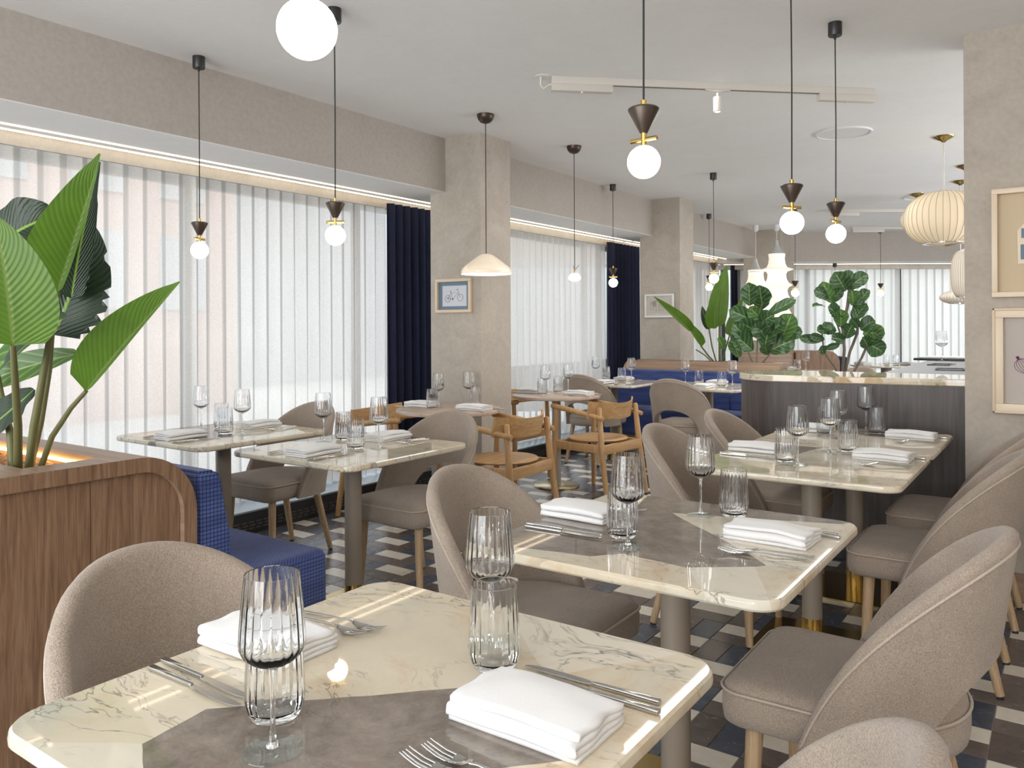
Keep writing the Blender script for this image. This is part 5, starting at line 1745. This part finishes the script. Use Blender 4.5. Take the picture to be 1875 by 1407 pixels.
for pts, r in (([(-1.465, 6.668, 0.35), (-1.465, 6.668, 0.936), (-1.453, 6.676, 1.109), (-1.463, 6.669, 1.283), (-1.431, 6.692, 1.457), (-1.419, 6.7, 1.587)], .012), ([(-1.45, 6.68, 0.35), (-1.447, 6.68, 0.936), (-1.418, 6.701, 1.088), (-1.368, 6.736, 1.239), (-1.36, 6.741, 1.45)], .011),
               ([(-1.44, 6.69, 0.35), (-1.39, 6.72, 0.935), (-1.34, 6.756, 1.044), (-1.297, 6.786, 1.16)], .010), ([(-1.47, 6.66, 0.35), (-1.511, 6.635, 0.958), (-1.564, 6.598, 1.045), (-1.589, 6.581, 1.11), (-1.599, 6.574, 1.25)], .006), ([(-1.471, 6.664, 1.20), (-1.509, 6.637, 1.349), (-1.523, 6.627, 1.50)], .007)):
    tubem('trunk', rel(pts, O), r, M['bark'], fg, 8)
lathem('pot', [(0, 0), (0.15, 0), (0.19, 0.36), (0.18, 0.38), (0.16, 0.34), (0, 0.34)], M['post'], fg, 32)
TD = [((-1.444, 6.682, 1.574), (-1.496, 6.585, 1.706), 0.148), ((-1.43, 6.692, 1.587), (-1.302, 6.721, 1.692), 0.113), ((-1.402, 6.712, 1.566), (-1.432, 6.63, 1.715), 0.104), ((-1.527, 6.624, 1.479), (-1.574, 6.53, 1.629), 0.113),
      ((-1.544, 6.612, 1.523), (-1.627, 6.493, 1.569), 0.087), ((-1.527, 6.624, 1.479), (-1.461, 6.609, 1.585), 0.078), ((-1.395, 6.717, 1.457), (-1.391, 6.659, 1.563), 0.104), ((-1.367, 6.737, 1.435), (-1.285, 6.733, 1.563), 0.096),
      ((-1.395, 6.717, 1.465), (-1.32, 6.708, 1.455), 0.087), ((-1.492, 6.649, 1.37), (-1.539, 6.554, 1.435), 0.104), ((-1.456, 6.674, 1.392), (-1.525, 6.564, 1.392), 0.078), ((-1.396, 6.716, 1.326), (-1.303, 6.72, 1.455), 0.122),
      ((-1.474, 6.661, 1.283), (-1.462, 6.609, 1.413), 0.104), ((-1.58, 6.587, 1.449), (-1.638, 6.485, 1.449), 0.05), ((-1.517, 6.631, 1.24), (-1.575, 6.529, 1.284), 0.096), ((-1.51, 6.636, 1.262), (-1.604, 6.509, 1.259), 0.096),
      ((-1.599, 6.574, 1.176), (-1.717, 6.43, 1.199), 0.07), ((-1.581, 6.586, 1.188), (-1.657, 6.472, 1.22), 0.061), ((-1.446, 6.681, 1.175), (-1.516, 6.571, 1.189), 0.087), ((-1.439, 6.686, 1.196), (-1.392, 6.658, 1.292), 0.113),
      ((-1.36, 6.741, 1.283), (-1.392, 6.658, 1.348), 0.078), ((-1.343, 6.754, 1.261), (-1.25, 6.757, 1.325), 0.113), ((-1.332, 6.761, 1.23), (-1.194, 6.797, 1.23), 0.13), ((-1.297, 6.786, 1.108), (-1.322, 6.707, 1.197), 0.096),
      ((-1.315, 6.773, 1.152), (-1.198, 6.794, 1.088), 0.139), ((-1.582, 6.586, 1.11), (-1.481, 6.596, 1.146), 0.05), ((-1.589, 6.581, 1.067), (-1.587, 6.521, 1.133), 0.07), ((-1.297, 6.786, 1.161), (-1.201, 6.792, 1.239), 0.104)]
fig_leaves(O, fg, TD, 2, (3, 6, 12, 22))

# ================================================================ FAR BACKGROUND
# booth end with a brown back, a small table, round stone table
t = empty('brown_booth', (*FP(4.05, 10.6, 0)[:2], 0), math.atan2(rt.y, rt.x), 'brown leather booth back beyond the far planter', 'sofa')
bm = bmesh.new()
prof = [(-.30, 0.0), (.28, 0.0)] + [(.28 - .16 + .16 * math.cos(a), .80 + .16 * math.sin(a)) for a in [PI / 2 * i / 8 for i in range(9)]] + [(-.30 + .02, .96), (-.30, .94)]
extrude_profile(bm, [(a, b) for a, b in prof], -0.14, 0.14, 'Y')
link('backrest', bm, M['walnut'], t, True, 40)
boxm('side_back', -1.0, -0.30, -0.10, 0.10, 0, 0.955, M['walnut_x'], t, 0.03)
boxm('seat', 0.28, 0.75, -0.12, 0.40, 0.1, 0.46, M['blue'], t, 0.03)
boxm('seat_back', 0.282, 0.40, -0.12, 0.40, 0.46, 0.88, M['navy'], t, 0.03)
t = empty('far_round_table', (*FP(5.15, 10.9, 0)[:2], 0), 0, 'far round stone table in front of the end windows', 'table')
lathem('tabletop', [(0, 0.725), (0.46, 0.725), (0.47, 0.735), (0.465, 0.75), (0, 0.75)], M['marble'], t, 48)
lathem('post', [(0.07, 0.0), (0.07, 0.725)], M['post'], t, 24)
p5 = FP(5.15, 10.9, 0)
for dx, dy, lb in ((-.10, .12, 'wine glass on the far round stone table'),):
    wine.put((p5[0] + dx, p5[1] + dy, 0.7502), 0, lb, 'ribbed wine glasses')
for dx, dy, lb in ((0.02, -.10, 'tumbler on the far round stone table, left one'), (0.12, 0.0, 'tumbler on the far round stone table, right one')):
    tumb.put((p5[0] + dx, p5[1] + dy, 0.7502), 0, lb, 'ribbed tumblers')
for dx, dy, lb in ((-.28, -.1, 'folded napkin on the far round stone table, left one'), (.28, .1, 'folded napkin on the far round stone table, right one')):
    naps[0].put((p5[0] + dx, p5[1] + dy, 0.7504), .8, lb, 'folded napkins')
t = empty('small_table', (*FP(3.45, 9.6, 0)[:2], 0), 0, 'small marble table behind the far planter, beside the far taupe chair', 'table')
o = make_top(0.75, 0.75, 0.06, M['marble']); o.parent = t
lathem('post', [(0.04, 0.0), (0.04, 0.727)], M['post'], t, 20)
p6 = FP(3.45, 9.6, 0)
wine.put((p6[0] + .13, p6[1] - .08, 0.7502), 0, 'wine glass behind the far planter, beside the far taupe chair', 'ribbed wine glasses')
tumb.put((p6[0] + .02, p6[1] - .05, 0.7502), 0, 'tumbler behind the far planter, beside the far taupe chair', 'ribbed tumblers')
naps[1].put((p6[0] - .12, p6[1] + .1, 0.7504), .3, 'folded napkin behind the far planter', 'folded napkins')
wine.put((-0.80, 6.95, 1.0182), 0, 'wine glass at the back of the grey worktop, beside the partition wall', 'ribbed wine glasses')
t = empty('serving_tray', (-0.84, 7.12, 1.018), -0.1, 'black serving tray with folded white cloths at the back of the grey worktop', 'tray')
boxm('tray_base', -.16, .30, -.11, .11, 0, 0.018, M['black'], t, .004)
boxm('cloths', -.10, .20, -.08, .08, 0.018, 0.032, M['linen'], t, .005)

# ================================================================ FLOOR TILES
TS = 0.2047
TX0, TY0 = -3.6836, 3.6836
GAP = 0.0026


def tile_bm(w, d, bm=None, ox=0, oy=0, mi=0):
    own = bm is None
    if own: bm = bmesh.new()
    a, b = w / 2 - GAP / 2, d / 2 - GAP / 2
    e = 0.0012
    lo = [bm.verts.new((ox + x, oy + y, -0.0034)) for x, y in ((-a, -b), (a, -b), (a, b), (-a, b))]
    mid = [bm.verts.new((ox + x, oy + y, -0.0008)) for x, y in ((-a, -b), (a, -b), (a, b), (-a, b))]
    hi = [bm.verts.new((ox + x, oy + y, 0.0)) for x, y in ((-a + e, -b + e), (a - e, -b + e), (a - e, b - e), (-a + e, b - e))]
    for A, B in ((lo, mid), (mid, hi)):
        for i in range(4):
            bm.faces.new((A[i], A[(i + 1) % 4], B[(i + 1) % 4], B[i])).material_index = mi
    bm.faces.new(hi).material_index = mi
    return bm


tiles = []
for i in range(-6, 34):
    x0 = TX0 + TS * i
    for v in range(-34, 68):
        if (v + i) % 2: continue
        y = TY0 + TS * v
        tiles.append((x0 + TS / 2, y + TS * .25, TS, TS / 2, 0))
        tiles.append((x0 + TS / 2, y - TS * .25, TS, TS / 2, 1))
        tiles.append((x0 + TS * .25, y + TS, TS / 2, TS, 1))
        tiles.append((x0 + TS * .75, y + TS, TS / 2, TS, 2))


def inside(x, y): return -4.75 < x < XR and YN < y < yfar(x, 12.98)


tiles = [q_ for q_ in tiles if inside(q_[0], q_[1])]
bpy.context.view_layer.update()
dg = bpy.context.evaluated_depsgraph_get()
cp = Vector((0, 0, H))


def seen(q_):
    x, y, w_, d_, k = q_
    r = Vector((x, y, 0)) - cp
    dep = r.dot(fw)
    if dep < 0.5: return 0
    px = CX + F_PX * r.dot(rt2) / dep; py = CY - F_PX * r.dot(up2) / dep
    if not (-40 < px < W_PX + 40 and py < H_PX + 40): return 0
    hit = 0
    for a, b in ((0, 0), (-.4, -.4), (.4, -.4), (.4, .4), (-.4, .4)):
        p_ = Vector((x + a * w_, y + b * d_, 0.002)); dr = p_ - cp; L__ = dr.length
        ok, loc, nrm, idx, ob, mw = S.ray_cast(dg, cp, dr.normalized(), distance=L__ - 0.004)
        if not ok: hit += 1
    return hit / 5 * w_ * d_ * H * (F_PX ** 2) / dep ** 3


rank = sorted(((seen(q_), q_) for q_ in tiles), key=lambda s: -s[0])
TM = [M['tile_white'], M['tile_brown'], M['tile_blue']]
protos = {}
for (wd, k) in (((TS, TS / 2), 0), ((TS, TS / 2), 1), ((TS / 2, TS), 1), ((TS / 2, TS), 2)):
    me = bpy.data.meshes.new('tile'); b_ = tile_bm(*wd); b_.to_mesh(me); b_.free(); me.materials.append(TM[k]); protos[(wd, k)] = me
rest = []
cnt = 0
for s_, q_ in rank:
    if cnt < 300 and s_ > 0:
        cnt += 1
        o = bpy.data.objects.new('tile', protos[((q_[2], q_[3]), q_[4])])
        COL.objects.link(o); o.location = (q_[0], q_[1], 0); o.parent = floor
    else:
        rest.append(q_)
bm = bmesh.new()
for q_ in rest: tile_bm(q_[2], q_[3], bm, q_[0], q_[1], q_[4])
o = link('tiles_beyond', bm, TM, floor)
o['kind'] = 'stuff'
